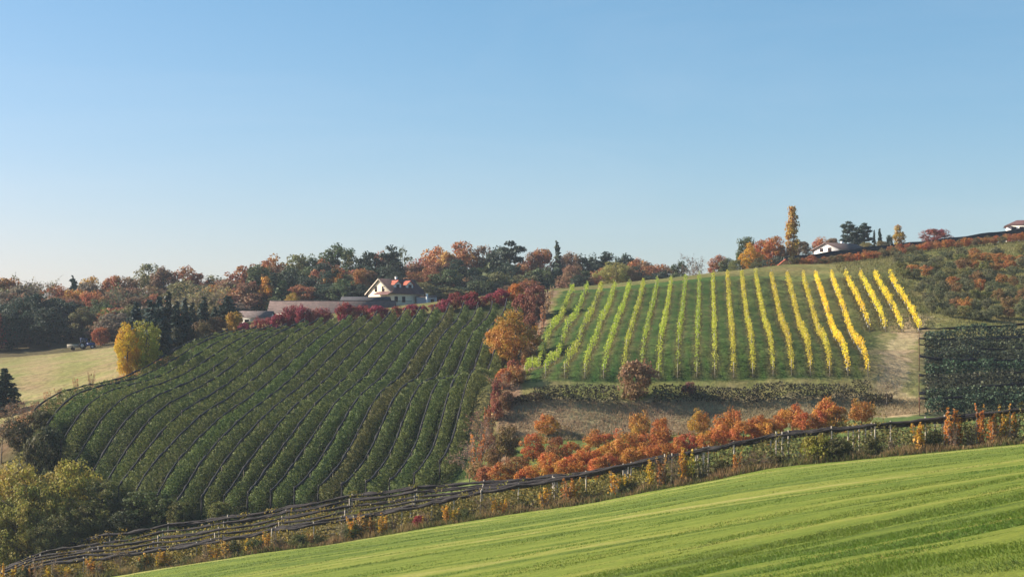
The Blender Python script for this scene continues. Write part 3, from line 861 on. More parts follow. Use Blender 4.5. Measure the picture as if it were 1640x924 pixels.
def net_canopy(x0f, x1f, ys, ph, label, skirt, name='net_canopy', sidewall=True, mat='spread', group=None, sag=.35, xstep=2.0):
    """hail net spread over a plot: roof sheet sagging between the rows, plus the hanging edges"""
    rows = []
    ysf = np.arange(ys[0], ys[1] + .1, 1.5)
    nx = 24
    V = []; q = []
    for j, yv in enumerate(ysf):
        xs = np.linspace(x0f(yv), x1f(yv), nx)
        zz = H(xs, np.full(nx, yv)) + ph - sag * (.5 - .5 * np.cos(2 * math.pi * (yv - ys[0]) / 6.0)) - .12 * np.abs(np.sin(xs * .39))
        V += [(a, yv, b) for a, b in zip(xs, zz)]
    for j in range(len(ysf) - 1):
        for k in range(nx - 1): q.append((j * nx + k, j * nx + k + 1, (j + 1) * nx + k + 1, (j + 1) * nx + k))
    o = len(V)
    for k in range(nx): v = V[k]; V.append((v[0], v[1] - .15, v[2] - skirt))
    for k in range(nx - 1): q.append((k, k + 1, o + k + 1, o + k))
    if sidewall:
        o = len(V)
        for j in range(len(ysf)): v = V[j * nx]; V.append((v[0] - .15, v[1], v[2] - skirt))
        for j in range(len(ysf) - 1): q.append((j * nx, (j + 1) * nx, o + j + 1, o + j))
    og = np.array(V[0])
    me = mesh_np(name, np.array(V) - og, q, None, [M[mat]], None, None, True)
    ob = link(bpy.data.objects.new(name, me)); ob.location = og
    return tag(ob, label, 'hail net', group)
net_canopy(lambda y: 655 / F * y - .6, lambda y: 655 / F * y + 36, (233, 289), 3.2, 'black hail net spread over the dark apple plot at the right', .25, sidewall=False)

# the plot beyond the field : six rows along its edge
def e_pt(px, k):
    X = (px - 820) / F * edge_D(px)
    return X, edge_y(X) + 1.9 + 3.1 * k
SROWN = 6
fposts = [-60, -15, 25, 77, 128, 186, 244, 310, 368, 431, 500, 564, 574, 641, 690, 725, 769, 830, 893, 940, 981, 1068, 1078, 1130, 1180, 1248, 1257, 1338, 1408, 1433, 1490, 1520, 1572, 1625, 1680]
for k in range(SROWN):
    a = e_pt(-70, k); b = e_pt(1700, k)
    which = 'front' if k == 0 else ('back' if k == SROWN - 1 else ORD[k + 1])
    for part, (pa, pb) in enumerate(((-70, 520), (520, 1080), (1080, 1700))):
        colr_ = [(.26, .20, .035), (.20, .17, .035), (.16, .15, .04)][part]
        j = 1 + .1 * math.sin(k * 3 + part)
        wh = ['lower left', 'middle', 'upper right'][part]
        hedge_row(700 + k * 3 + part, e_pt(pa, k), e_pt(pb, k), 'apple_hedge', f'yellowing apple hedge in the {which} row beyond the mown field, {wh} stretch', 'apple hedge', 'apple hedges beyond the mown field', (colr_[0] * j, colr_[1], colr_[2]),
                  hgt=(2.05, 2.5, 2.9)[part], hw=.8, per_m=70 if k else 95, size=.23, mat='hedge', low=.25, gaps=.18, stem_r=.05, hvar=.2)
    L = b[0] - a[0]
    posts = None
    if k == 0: posts = sorted(((e_pt(p, 0)[0] - a[0]) / L) for p in fposts)
    trellis(740 + k, (a[0], a[1] - .1), (b[0], b[1] - .1), f'black rolled net sagging between posts of the {which} row beyond the mown field', 'net trellises beyond the mown field', rad=.20 if k in (0, 5) else .17, ph=lambda t, x0=a[0], x1=b[0], y0=a[1], y1=b[1]: strip_h(820 + (x0 + (x1 - x0) * t) / (y0 + (y1 - y0) * t) * F), step=9.0,
            net='net_dusty', strands=3, posts=posts, end_drop=False, pr=.085, sagf=.18, wires=(1.2,) if k == 0 else ())

# ------------------------------------------------------------------ the vineyard
for i, (a, b) in enumerate(VROWS):
    g = i / 22
    if i < 17:
        col = (.25 + .26 * g * g, .30 + .02 * math.sin(i * 2.1), .035)
    else:
        col = (.62, .47 + .02 * math.sin(i), .03)
    if i in (6, 8, 9): col = (.20, .255, .03)
    pos = ORD[i + 1]
    tone = 'golden yellow' if i >= 17 else ('lime green' if i in (6, 8, 9, 11, 12, 13) else 'yellow-green')
    short = i >= 19
    where = 'nearest the brown track' if i == 0 else ('farthest right, ending above the dirt path' if i == 22 else f'{pos} from the brown track')
    dens = [46, 40, 44, 42, 50, 40, 36, 44, 34, 34, 40, 50, 54, 56, 58, 58, 56, 56, 50, 40, 40, 50, 52][i]
    hedge_row(900 + i, a, b, 'vine_row', f'{tone} {"short " if short else ""}row of vines on the slope, {where}', 'vine row', 'vine rows', tuple(a * 1.5 for a in col),
              hgt=2.1, hw=.29, per_m=dens * 1.1, size=.18, mat='vine', low=.7, period=1.5, gaps=.42 if i < 11 else .2, stem_step=1.3, hvar=.13, stem_r=.03, rag=.10)
    t = trellis(940 + i, a, b, f'thin posts and wires of the vine row {where}', 'vine trellises', ph=2.0, roll=False, step=11, pr=.045, name='vine_trellis', cat='vine trellis', wires=(1.0, 1.75), over=.35)
    if i >= 17:                                  # white grow tubes at the foot of the young vines
        x, y, z, L = polyline(a, b, 1.3)
        rg = random.Random(i)
        for j in range(1, len(x) - 1, 2):
            if rg.random() < .45: continue
            mb = MB(); mb.tube([(0, 0, 0), (0, 0, .6)], .05, 6)
            po = mb.build('grow_tube', M['white_plastic'], t); po.location = (x[j] - t.location.x - .1, y[j] - t.location.y, z[j] - t.location.z)

# ------------------------------------------------------------------ hedge and bank below the vines
def bank_hedge(seed, pa, pb, D, h, hw, col, label, per=150):
    a = ((pa - 820) / F * D, D); b = ((pb - 820) / F * D, D - .2)
    return hedge_row(seed, a, b, 'bramble_hedge', label, 'hedge', 'bramble hedges along the bank', tuple(c_ * .62 for c_ in col), hgt=h, hw=hw, per_m=per, size=.24, mat='leaf', low=.02, period=2.6, stems=False, hvar=.10)
bank_hedge(1000, 800, 872, 250.6, 1.2, 1.0, (.14, .09, .05), 'low brown end of the bramble hedge beside the bushes at the bank')
bank_hedge(1001, 855, 990, 250.3, 2.3, 1.3, (.062, .058, .032), 'dark bramble hedge along the bank, left of the small amber tree')
bank_hedge(1002, 1045, 1215, 250.3, 2.3, 1.3, (.065, .058, .032), 'dark bramble hedge along the bank, right of the small amber tree')
bank_hedge(1003, 1205, 1395, 250.3, 2.4, 1.4, (.07, .068, .034), 'dark bramble hedge along the bank, ending at the dirt path')
bank_hedge(1004, 1385, 1428, 249.5, 1.2, 1.2, (.15, .12, .06), 'pale low scrub at the dirt path end of the bank')

# ------------------------------------------------------------------ cherry trees
for i, (px, top, base, wp, cn) in enumerate([(876, 662, 697, 36, 'orange'), (1025, 656, 704, 36, 'orange'), (1121, 653, 697, 38, 'orange'), (1172, 650, 706, 40, 'rust2'), (1270, 646, 692, 42, 'rust2'), (1325, 634, 686, 42, 'rust2'), (1380, 638, 680, 42, 'orange'),
        (1213, 663, 703, 40, 'rust2'), (854, 694, 738, 46, 'rust2'), (893, 699, 745, 44, 'rust'), (958, 686, 722, 44, 'rust2'), (1002, 686, 736, 48, 'rust2'), (1061, 669, 720, 44, 'rust2'), (827, 728, 764, 46, 'rust'), (943, 712, 752, 44, 'rust2'),
        (920, 724, 764, 44, 'rust2'), (864, 740, 772, 44, 'orange'), (976, 728, 758, 42, 'rust2'), (1038, 711, 742, 42, 'rust2'), (1103, 692, 724, 44, 'crim'), (802, 742, 772, 40, 'orange'), (845, 752, 778, 36, 'rust2'), (1085, 706, 734, 36, 'rust2'), (1150, 686, 718, 36, 'rust2'), (905, 735, 768, 40, 'orange'), (958, 738, 766, 40, 'rust2'), (1010, 722, 750, 40, 'orange'), (1064, 712, 738, 36, 'rust2'), (1130, 694, 722, 36, 'orange'), (1240, 668, 697, 38, 'rust2'), (980, 705, 740, 40, 'orange'), (1035, 690, 728, 42, 'rust2'), (880, 722, 756, 40, 'rust2'), (915, 706, 738, 38, 'rust2'), (1190, 672, 712, 46, 'rust2'), (1222, 676, 706, 40, 'orange'), (1288, 662, 694, 44, 'rust2'), (1340, 650, 688, 46, 'orange'), (1160, 664, 708, 44, 'rust2'), (1312, 656, 690, 42, 'rust2')]):
    x, y, z = hit(px, base, 195, 250)
    y = min(y, 243.5); x = (px - 820) / F * y; z = h1(x, y)
    hgt = max(2.6, (HZ - top) / F * y - z)
    col = {'orange': (.47, .22, .042), 'rust2': (.46, .175, .042), 'rust': (.27, .13, .04), 'crim': (.38, .12, .05)}[cn]
    desc = {'orange': 'orange cherry tree', 'rust2': 'rust-red cherry tree', 'rust': 'dull rust cherry tree', 'crim': 'dusky crimson cherry tree'}[cn]
    zn = 'just below the bank' if base < 712 else ('right behind the black net rolls' if y < 208 else 'in the middle of the cherry plot')
    place('cherry', x, y, hgt, wp / F * y * 1.02, col, 'cherry_tree', desc, zn, 'cherry trees below the bank', 'cherry tree', z=z)
    if i < 12:
        pass
FL = []
rngf = np.random.default_rng(77)
for o in [r[0] for r in REG]:
    n = 260
    a = rngf.uniform(0, 6.28, n); r = 2.6 * np.sqrt(rngf.uniform(0, 1, n)) + .2
    xx = o.location.x + r * np.cos(a) + .8; yy = o.location.y + r * np.sin(a)
    FL.append(np.stack([xx, yy, H(xx, yy) + .05], 1))
FL = np.concatenate(FL)
Q = cards(rngf, FL, np.tile([0, 0, 2.5], (len(FL), 1)), .22, 1.5)
fo = link(bpy.data.objects.new('fallen_leaves', cards_mesh('fallen_leaves', Q, M['leaf']))); fo.color = (.60, .30, .035, 1)
tag(fo, 'yellow-orange fallen leaves on the grass under the cherry trees', 'fallen leaves', kind='stuff')

# ------------------------------------------------------------------ bushes and trees along the brown track
G_TR = 'bushes and trees along the brown track'
def on_px(kind, px, top, base, wpx, col, name, desc, zn, group, cat, D0=200, D1=470, **kw):
    x, y, z = hit(px, base, D0, D1)
    return place(kind, x, y, max(.8, (HZ - top) / F * y - z), wpx / F * y, col, name, desc, zn, group, cat, z=z, **kw)
on_px('gold', 822, 496, 586, 84, (.46, .235, .045), 'broadleaf_tree', 'big amber-gold tree beside the brown track, right of the apple orchard', None, G_TR, 'tree', 240)
on_px('gold', 802, 516, 582, 50, (.46, .23, .045), 'broadleaf_tree', 'lower amber tree leaning out over the last apple row', None, G_TR, 'tree', 240)
on_px('bush', 856, 452, 512, 42, (.20, .085, .055), 'broadleaf_bush', 'large brownish-red bush at the top of the brown track', None, G_TR, 'bush', 300)
on_px('bush', 838, 468, 515, 34, (.23, .06, .045), 'broadleaf_bush', 'dark red bush left of the large brownish-red one', None, G_TR, 'bush', 300)
on_px('bush', 826, 453, 485, 24, (.50, .17, .03), 'broadleaf_bush', 'bright orange bush at the top end of the last apple rows', None, G_TR, 'bush', 300)
on_px('reed_shrub', 876, 464, 500, 20, (.42, .19, .06), 'tall_shrub', 'tall straw-orange shrub at the upper left edge of the track', None, G_TR, 'shrub', 300)
on_px('reed_shrub', 871, 488, 520, 20, (.40, .19, .07), 'tall_shrub', 'second straw-orange shrub from the top of the track', None, G_TR, 'shrub', 280)
on_px('reed_shrub', 864, 512, 545, 22, (.38, .18, .08), 'tall_shrub', 'pale straw shrub beside the big amber-gold tree', None, G_TR, 'shrub', 270)
on_px('reed_shrub', 884, 455, 478, 12, (.40, .30, .16), 'tall_shrub', 'thin pale reed clump at the head of the track', None, G_TR, 'shrub', 300)
on_px('bush', 820, 576, 606, 22, (.32, .10, .06), 'broadleaf_bush', 'small crimson bush at the foot of the big amber-gold tree', None, G_TR, 'bush', 240)
on_px('bush', 808, 588, 622, 30, (.42, .17, .04), 'broadleaf_bush', 'small orange bush below the big amber-gold tree', None, G_TR, 'bush', 240)
on_px('bush', 797, 606, 650, 22, (.27, .11, .065), 'broadleaf_bush', 'brownish-red bush at the left end of the bramble hedge', None, G_TR, 'bush', 235)
on_px('bush', 812, 625, 655, 24, (.20, .10, .05), 'broadleaf_bush', 'dull brown bush touching the left end of the bank', None, G_TR, 'bush', 235)
on_px('sapling', 779, 650, 700, 26, (.45, .22, .05), 'young_tree', 'slim apricot sapling beside the last apple row', None, G_TR, 'sapling', 215)
on_px('upright_tree' if False else 'sapling', 760, 688, 765, 40, (.46, .21, .05), 'young_tree', 'taller apricot sapling near the black net rolls', None, G_TR, 'sapling', 212, 240)
on_px('twiggy', 752, 715, 772, 40, (.28, .19, .12), 'bare_shrub', 'grey nearly bare shrub by the end of the last apple row', None, G_TR, 'shrub', 210, 240)
on_px('twiggy', 776, 690, 745, 34, (.26, .15, .09), 'bare_shrub', 'brownish twiggy shrub right of the taller apricot sapling', None, G_TR, 'shrub', 210, 245)
on_px('bush', 811, 680, 738, 42, (.18, .12, .04), 'broadleaf_bush', 'olive-brown round bush left of the cherry trees', None, G_TR, 'bush', 210, 245)
on_px('bush', 788, 718, 752, 30, (.26, .15, .05), 'broadleaf_bush', 'low bronze bush left of the olive-brown one', None, G_TR, 'bush', 210, 245)
on_px('bush', 1018, 574, 642, 64, (.27, .16, .085), 'broadleaf_tree', 'small amber-brown bushy tree standing in the bramble hedge', None, None, 'tree', 238, 252)
on_px('bush', 1103, 611, 632, 26, (.18, .05, .05), 'broadleaf_bush', 'dull red bush sticking up out of the bramble hedge', None, None, 'bush', 240, 252)
on_px('twiggy', 1420, 612, 650, 36, (.22, .17, .09), 'bare_shrub', 'pale twiggy shrub where the bank meets the dirt path', None, None, 'shrub', 236, 252)

for kd, px, top, base, wp, col, ds in [
    ('reed_shrub', 858, 535, 565, 24, (.36, .19, .08), 'straw shrub right of the big amber-gold tree'), ('bush', 846, 556, 590, 26, (.30, .15, .06), 'bronze bush below right of the big amber-gold tree'), ('bush', 828, 584, 616, 30, (.36, .17, .06), 'apricot bush on the track edge below the amber-gold tree'),
    ('twiggy', 806, 606, 648, 34, (.30, .17, .09), 'twiggy brown shrub between the orange bush and the bank'), ('bush', 793, 636, 672, 26, (.33, .15, .07), 'rusty bush just left of the bank'), ('reed_shrub', 786, 655, 700, 30, (.38, .20, .08), 'straw-orange shrub left of the dry bank'), ('twiggy', 770, 668, 716, 34, (.32, .18, .10), 'twiggy apricot shrub above the taller apricot sapling'),
    ('bush', 783, 692, 730, 30, (.27, .14, .06), 'brown bush left of the olive-brown round bush'), ('bush', 764, 738, 772, 34, (.30, .17, .07), 'low apricot bush just above the black net rolls'), ('bush', 776, 744, 774, 30, (.34, .15, .05), 'low rusty bush just above the black net rolls'), ('bush', 850, 500, 530, 24, (.26, .11, .06), 'reddish-brown bush above the big amber-gold tree')]:
    on_px(kd, px, top, base, wp, col, {'bush': 'broadleaf_bush', 'twiggy': 'bare_shrub', 'reed_shrub': 'tall_shrub'}[kd], ds, None, G_TR, 'shrub', 210, 330)

# red shrubs along the top of the left orchard
for i, (px, top, wp) in enumerate([(392, 512, 18), (412, 506, 20), (430, 501, 24), (444, 498, 26), (459, 492, 26), (472, 486, 28), (487, 487, 26), (502, 489, 26), (517, 488, 24), (553, 486, 26), (567, 485, 26), (581, 488, 24), (603, 482, 26), (618, 489, 24), (634, 492, 18), (660, 483, 22), (678, 488, 18),
                                  (700, 480, 22), (714, 475, 24), (729, 468, 24), (744, 469, 24), (757, 467, 24), (772, 467, 22), (787, 465, 24), (803, 464, 22), (816, 465, 20)]):
    D = 344.0 + (i % 3)
    place_px(('bush', 'cherry', 'bush')[i % 3], px, top + (3, 0, 6, 4, -2)[i % 5], D, wp * (1.15, .9, 1.25)[i % 3], (.25, .036 + .008 * (i % 3), .048), 'sumac_shrub', 'crimson shrub', 'along the top end of the big left orchard', 'crimson shrubs along the top of the orchard', 'shrub')

# ------------------------------------------------------------------ left side
G_L = 'trees at the left edge of the orchard'
def LP(kind, px, top, D, wp, col, name, desc, cat='tree', grp=G_L, **kw):
    if kind in ('spruce', 'fir'): wp *= 1.4
    return place_px(kind, px, top, D, wp, col, name, desc, None, grp, cat, **kw)
LP('gold', 203, 511, 301, 46, (.52, .34, .032), 'broadleaf_tree', 'bright golden tree beside the meadow, next to the orchard edge')
LP('gold', 232, 509, 303, 64, (.25, .24, .034), 'broadleaf_tree', 'olive-yellow tree right of the bright golden one by the meadow')
LP('spruce', 270, 467, 338, 34, C['blue'], 'spruce', 'tallest dark spruce behind the olive-yellow tree')
LP('spruce', 240, 480, 330, 44, (.026, .05, .045), 'spruce', 'broad bluish spruce directly above the olive-yellow tree')
LP('spruce', 217, 483, 342, 36, (.028, .052, .047), 'spruce', 'bluish spruce above the bright golden tree')
LP('fir', 256, 492, 322, 42, (.022, .042, .036), 'spruce', 'low broad dark spruce at the right of the olive-yellow tree')
LP('spruce', 283, 482, 334, 34, (.024, .045, .036), 'spruce', 'dark spruce just right of the tallest one')
LP('spruce', 255, 476, 336, 36, (.026, .048, .04), 'spruce', 'dark spruce just left of the tallest one')
LP('spruce', 308, 484, 350, 28, (.025, .046, .036), 'spruce', 'slim dark spruce left of the grey-olive dome')
LP('spruce', 296, 477, 345, 28, C['blue'], 'spruce', 'narrow spruce right of the tallest dark spruce')
LP('spruce', 326, 475, 372, 26, C['blue'], 'spruce', 'dark spruce in front of the grey-olive dome of a tree')
LP('spruce', 344, 490, 365, 22, C['blue'], 'spruce', 'small dark spruce right of the grey-olive dome')
LP('fir', 366, 474, 385, 40, (.028, .05, .036), 'spruce', 'dark broad spruce left of the low shed')
LP('twiggy', 325, 461, 408, 66, (.26, .23, .11), 'broadleaf_tree', 'grey-olive thin dome of a tree behind the spruces')
LP('oak', 325, 464, 414, 60, (.20, .185, .085), 'broadleaf_tree', 'pale olive round tree inside the grey-olive dome')
LP('bush', 372, 499, 350, 34, (.34, .20, .035), 'broadleaf_bush', 'golden-brown bush left of the low shed', 'bush')
LP('bush', 345, 506, 345, 34, (.15, .09, .045), 'broadleaf_bush', 'brown bush left of the golden-brown bush near the shed', 'bush')
LP('bush', 320, 512, 340, 36, (.14, .10, .05), 'broadleaf_bush', 'dull brown bush under the narrow spruces', 'bush')
LP('bush', 300, 520, 335, 34, (.06, .07, .035), 'broadleaf_bush', 'dark green bush at the top corner of the orchard', 'bush')
LP('bush', 279, 525, 328, 30, (.07, .065, .035), 'broadleaf_bush', 'dark bush between spruces and the orchard edge', 'bush')
LP('bush', 161, 524, 426, 32, (.33, .13, .04), 'broadleaf_bush', 'orange-brown bush at the forest edge right of the tractor', 'bush')
LP('spruce', 8, 590, 292, 44, (.030, .05, .03), 'spruce', 'dark green conifer at the lower end of the meadow')
LP('spruce', -14, 585, 296, 40, (.026, .046, .03), 'spruce', 'dark conifer cut by the picture edge beside the meadow')
G_LS = 'shrubs below the meadow'
for px, top, D, wp, col, kd, nm, ds in [(14, 652, 268, 40, (.25, .15, .08), 'twiggy', 'bare_shrub', 'brown twiggy shrub below the dark conifer'), (44, 646, 264, 40, (.24, .14, .07), 'twiggy', 'bare_shrub', 'reddish-brown twiggy shrub below the meadow'),
        (66, 655, 258, 40, (.075, .08, .03), 'bush', 'broadleaf_bush', 'dark green bush at the lower left orchard corner'), (58, 640, 268, 30, (.36, .18, .08), 'reed_shrub', 'tall_shrub', 'straw-orange tall shrub at the meadow corner'), (30, 668, 255, 50, (.085, .085, .035), 'bush', 'broadleaf_bush', 'greenish bush under the brown twiggy shrubs'),
        (2, 672, 254, 52, (.16, .11, .05), 'twiggy', 'bare_shrub', 'grey-brown thicket at the left picture edge'), (78, 678, 250, 46, (.065, .07, .03), 'bush', 'broadleaf_bush', 'dark bush shading the first apple rows'), (52, 690, 246, 54, (.08, .075, .032), 'bush', 'broadleaf_bush', 'dark bush above the willows'),
        (75, 622, 285, 22, (.42, .24, .12), 'reed_shrub', 'tall_shrub', 'pale straw shrub along the first apple row'), (96, 618, 292, 22, (.40, .22, .11), 'reed_shrub', 'tall_shrub', 'straw shrub higher up along the first apple row'), (122, 602, 298, 18, (.40, .22, .10), 'reed_shrub', 'tall_shrub', 'small straw shrub below the golden tree'), (146, 592, 302, 18, (.36, .2, .1), 'reed_shrub', 'tall_shrub', 'thin straw shrub left of the golden tree')]:
    LP(kd, px, top, D, wp, col, nm, ds, 'shrub', G_LS)
G_W = 'willows in the hollow'
for px, top, D, wp, col, ds in [(22, 726, 234, 130, (.27, .235, .045), 'broad yellow-green willow at the left picture edge'), (112, 731, 234, 112, (.29, .25, .045), 'tall yellow-topped willow in the middle of the hollow'), (166, 762, 233, 90, (.15, .15, .042), 'olive willow right of the tall yellow-topped one'),
        (66, 760, 231, 100, (.22, .20, .045), 'willow in front of the two tall ones'), (142, 798, 229, 80, (.15, .15, .042), 'lower olive willow toward the black net rolls'), (-30, 765, 231, 110, (.24, .21, .045), 'willow mostly outside the left picture edge'), (25, 790, 228, 90, (.22, .2, .045), 'low willow with yellow tips at lower left'),
        (90, 822, 226, 70, (.12, .12, .04), 'lowest dark willow just behind the nets'), (196, 792, 231, 56, (.09, .10, .04), 'dark narrow willow at the right end of the hollow')]:
    LP('willow', px, top, D, wp, tuple(a * 1.08 for a in col), 'willow', ds, 'willow', G_W)
for px, top, D, wp, col, ds in [(232, 782, 229, 70, (.075, .10, .03), 'leafy green shrub between the willows and the orchard'), (262, 792, 227, 60, (.085, .11, .032), 'green shrub under the end posts of the apple rows'), (205, 815, 227, 60, (.06, .075, .03), 'dark shrub beside the dark narrow willow'), (285, 800, 225, 40, (.13, .13, .035), 'yellowish low shrub under the orchard ends'), (350, 800, 224, 36, (.12, .13, .03), 'small yellow-green shrub behind the black net rolls')]:
    LP('bush', px, top, D, wp, col, 'leafy_shrub', ds, 'shrub', 'green shrubs at the foot of the orchard')

# ------------------------------------------------------------------ the forest
G_F = 'trees of the forest'
CN = [('orange', (.36, .135, .035), 'orange'), ('rust', (.28, .105, .035), 'rust-brown'), ('gold', (.40, .22, .035), 'golden'), ('olive', (.135, .13, .04), 'olive'), ('green', (.07, .095, .032), 'green'), ('brown', (.19, .105, .05), 'brown'), ('dark', (.036, .056, .032), 'dark green'), ('greybrown', (.17, .125, .085), 'grey-brown'), ('red', (.26, .06, .04), 'reddish')]
CD = {k: (tuple((a * .86 + .14 * sum(v) / 3) * 1.22 for a in v), n) for k, v, n in CN}
KD = {'oak': 'broadleaf tree', 'wood_edge': 'broadleaf tree', 'tall': 'tall broadleaf tree', 'spruce': 'spruce', 'fir': 'fir', 'pine': 'pine', 'sparse_oak': 'thin-crowned tree', 'twiggy': 'twiggy tree', 'column': 'narrow tree', 'gold': 'bushy tree'}
NMK = {'oak': 'broadleaf_tree', 'wood_edge': 'broadleaf_tree', 'tall': 'broadleaf_tree', 'spruce': 'spruce', 'fir': 'fir_tree', 'pine': 'pine_tree', 'sparse_oak': 'broadleaf_tree', 'twiggy': 'broadleaf_tree', 'column': 'broadleaf_tree', 'gold': 'broadleaf_tree'}
def fzone(px, tier):
    for lim, nm in ((60, 'at the far left'), (180, 'above the tractor'), (290, 'above the golden tree'), (380, 'above the spruces'), (470, 'left of the long shed roof'), (580, 'above the long shed'), (690, 'behind the cream house'), (770, 'above the crimson shrubs'), (880, 'above the brown track'), (960, 'behind leftmost vine rows'), (1140, 'behind the vineyard crest')):
        if px < lim: return ('on the skyline ' if tier == 0 else 'lower ') + nm
    return 'on the skyline right of the forest'
def FT(kind, px, top, D, wp, cn, tier=0, col=None):
    cv, cnm = CD[cn]
    place_px(kind, px, top, D, wp * 1.12, col or cv, NMK[kind], f'{cnm} {KD[kind]}', fzone(px, tier), G_F)
SKY = [('oak', 8, 440, 500, 56, 'orange'), ('oak', 45, 450, 505, 50, 'greybrown'), ('sparse_oak', 75, 452, 505, 46, 'brown'), ('fir', 117, 444, 495, 36, 'dark'), ('oak', 142, 440, 505, 44, 'gold'), ('oak', 98, 458, 500, 44, 'rust'), ('oak', 182, 437, 505, 46, 'orange'), ('oak', 208, 441, 508, 40, 'brown'),
       ('oak', 238, 420, 515, 58, 'olive'), ('oak', 262, 425, 510, 40, 'brown'), ('oak', 292, 424, 512, 54, 'rust'), ('oak', 318, 436, 512, 44, 'rust'), ('tall', 350, 437, 515, 46, 'olive'), ('tall', 388, 419, 510, 40, 'rust'), ('sparse_oak', 412, 416, 505, 38, 'brown'), ('tall', 436, 404, 495, 42, 'orange'), ('tall', 477, 400, 500, 46, 'olive'), ('tall', 502, 404, 500, 30, 'green'),
       ('tall', 521, 410, 496, 30, 'rust'), ('oak', 542, 388, 505, 62, 'green'), ('sparse_oak', 560, 402, 500, 40, 'olive'), ('tall', 592, 396, 500, 42, 'dark'), ('tall', 612, 398, 505, 36, 'rust'), ('pine', 626, 390, 498, 34, 'dark'), ('sparse_oak', 645, 393, 500, 40, 'olive'), ('tall', 665, 409, 505, 32, 'red'), ('oak', 696, 391, 505, 54, 'orange'), ('oak', 738, 384, 505, 62, 'rust'),
       ('oak', 716, 398, 500, 40, 'gold'), ('oak', 774, 391, 505, 48, 'brown'), ('tall', 794, 391, 500, 36, 'dark'), ('pine', 818, 382, 498, 44, 'dark'), ('oak', 846, 400, 505, 44, 'brown'), ('oak', 868, 393, 500, 46, 'rust'), ('fir', 892, 389, 495, 30, 'dark'), ('oak', 911, 401, 498, 44, 'brown'), ('tall', 932, 404, 500, 36, 'dark'), ('tall', 951, 406, 498, 34, 'dark'),
       ('pine', 971, 401, 496, 38, 'dark'), ('oak', 1002, 404, 492, 42, 'dark'), ('oak', 1020, 411, 490, 36, 'orange'), ('oak', 1036, 417, 486, 34, 'brown'), ('oak', 1054, 421, 480, 36, 'rust'), ('oak', 1070, 425, 478, 30, 'brown'), ('tall', 1089, 415, 475, 26, 'green'), ('twiggy', 1109, 422, 470, 28, 'greybrown'),
       ('oak', 1150, 407, 455, 32, 'rust'), ('oak', 1164, 412, 452, 26, 'green')]
for a in SKY: FT(*a)
place_px('gold', 986, 417, 425, 62, (.27, .24, .075), 'broadleaf_tree', 'pale yellow-green dome of a tree behind the left half of the vineyard', None, G_F)
place_px('gold', 1008, 428, 428, 50, (.19, .13, .07), 'broadleaf_tree', 'dull brown dome right of the pale yellow-green one', None, G_F)
place_px('oak', 538, 428, 470, 34, (.36, .17, .04), 'broadleaf_tree', 'small amber tree shining against the dark forest', None, G_F)
place_px('column', 425, 440, 462, 30, (.42, .21, .035), 'broadleaf_tree', 'tall amber-gold leafy column left of the long shed', None, G_F)
place_px('oak', 576, 428, 468, 30, (.36, .16, .04), 'broadleaf_tree', 'small orange tree left of the cream house', None, G_F)
place_px('gold', 468, 468, 438, 32, (.34, .24, .045), 'broadleaf_bush', 'golden bush peeping over the long shed', None, G_F, 'bush')
place_px('sparse_oak', 166, 489, 440, 26, (.15, .19, .04), 'birch', 'light green young birch at the forest edge', None, G_F)
rf = random.Random(21)
for tier, (D, t0, t1) in enumerate(((436, 498, 520), (448, 478, 496), (462, 462, 480), (478, 448, 466)), 1):
    px = -45 + tier * 7
    while px < 395:
        if px < 110 and D < 460: cn = rf.choice(['dark', 'dark', 'brown', 'red', 'dark', 'greybrown'])  # mostly dark tones: the shadowed mass at far left is put into crown colours
        else: cn = rf.choice(['brown', 'rust', 'olive', 'greybrown', 'gold', 'orange', 'rust', 'green', 'brown', 'greybrown', 'olive'])
        top = rf.uniform(t0, t1) - (18 if px < 100 and D < 450 else 0) - max(0, (px - 250) * .05)
        kd = rf.choice(['wood_edge', 'wood_edge', 'oak', 'sparse_oak', 'twiggy', 'oak']) if cn != 'dark' else rf.choice(['wood_edge', 'spruce', 'wood_edge'])
        if D < 450: kd = 'wood_edge'
        if not (100 < px < 160 and D < 440): FT(kd, px, top, D + rf.uniform(-4, 4), rf.uniform(40, 62), cn, tier)
        px += rf.uniform(21, 33)
for tier, (D, t0, t1) in enumerate(((462, 440, 462), (474, 424, 444), (487, 412, 428)), 1):
    px = 396 + tier * 6
    while px < 905:
        cn = rf.choice(['dark', 'dark', 'green', 'brown', 'rust', 'dark', 'olive', 'dark', 'green'])
        kd = {'dark': rf.choice(['oak', 'spruce', 'wood_edge']), 'green': rf.choice(['oak', 'wood_edge', 'fir'])}.get(cn, rf.choice(['oak', 'wood_edge', 'tall']))
        tp = rf.uniform(t0, t1) + (10 if 900 > px > 850 else 0)
        if 575 < px < 690 and D < 466: tp = max(tp, 446)
        FT(kd, px, tp, D + rf.uniform(-4, 4), rf.uniform(40, 60), cn, tier)
        px += rf.uniform(20, 30)
for tier, (D, t0, t1) in enumerate(((455, 432, 442), (470, 420, 432)), 1):
    px = 905 + tier * 5
    while px < 1085:
        cn = rf.choice(['dark', 'dark', 'brown', 'green', 'brown', 'rust', 'dark'])
        kd = {'dark': rf.choice(['oak', 'pine', 'tall'])}.get(cn, 'oak')
        FT(kd, px, rf.uniform(t0, t1) + max(0, (px - 950) * .04), D + rf.uniform(-4, 4), rf.uniform(30, 42), cn, tier)
        px += rf.uniform(17, 25)

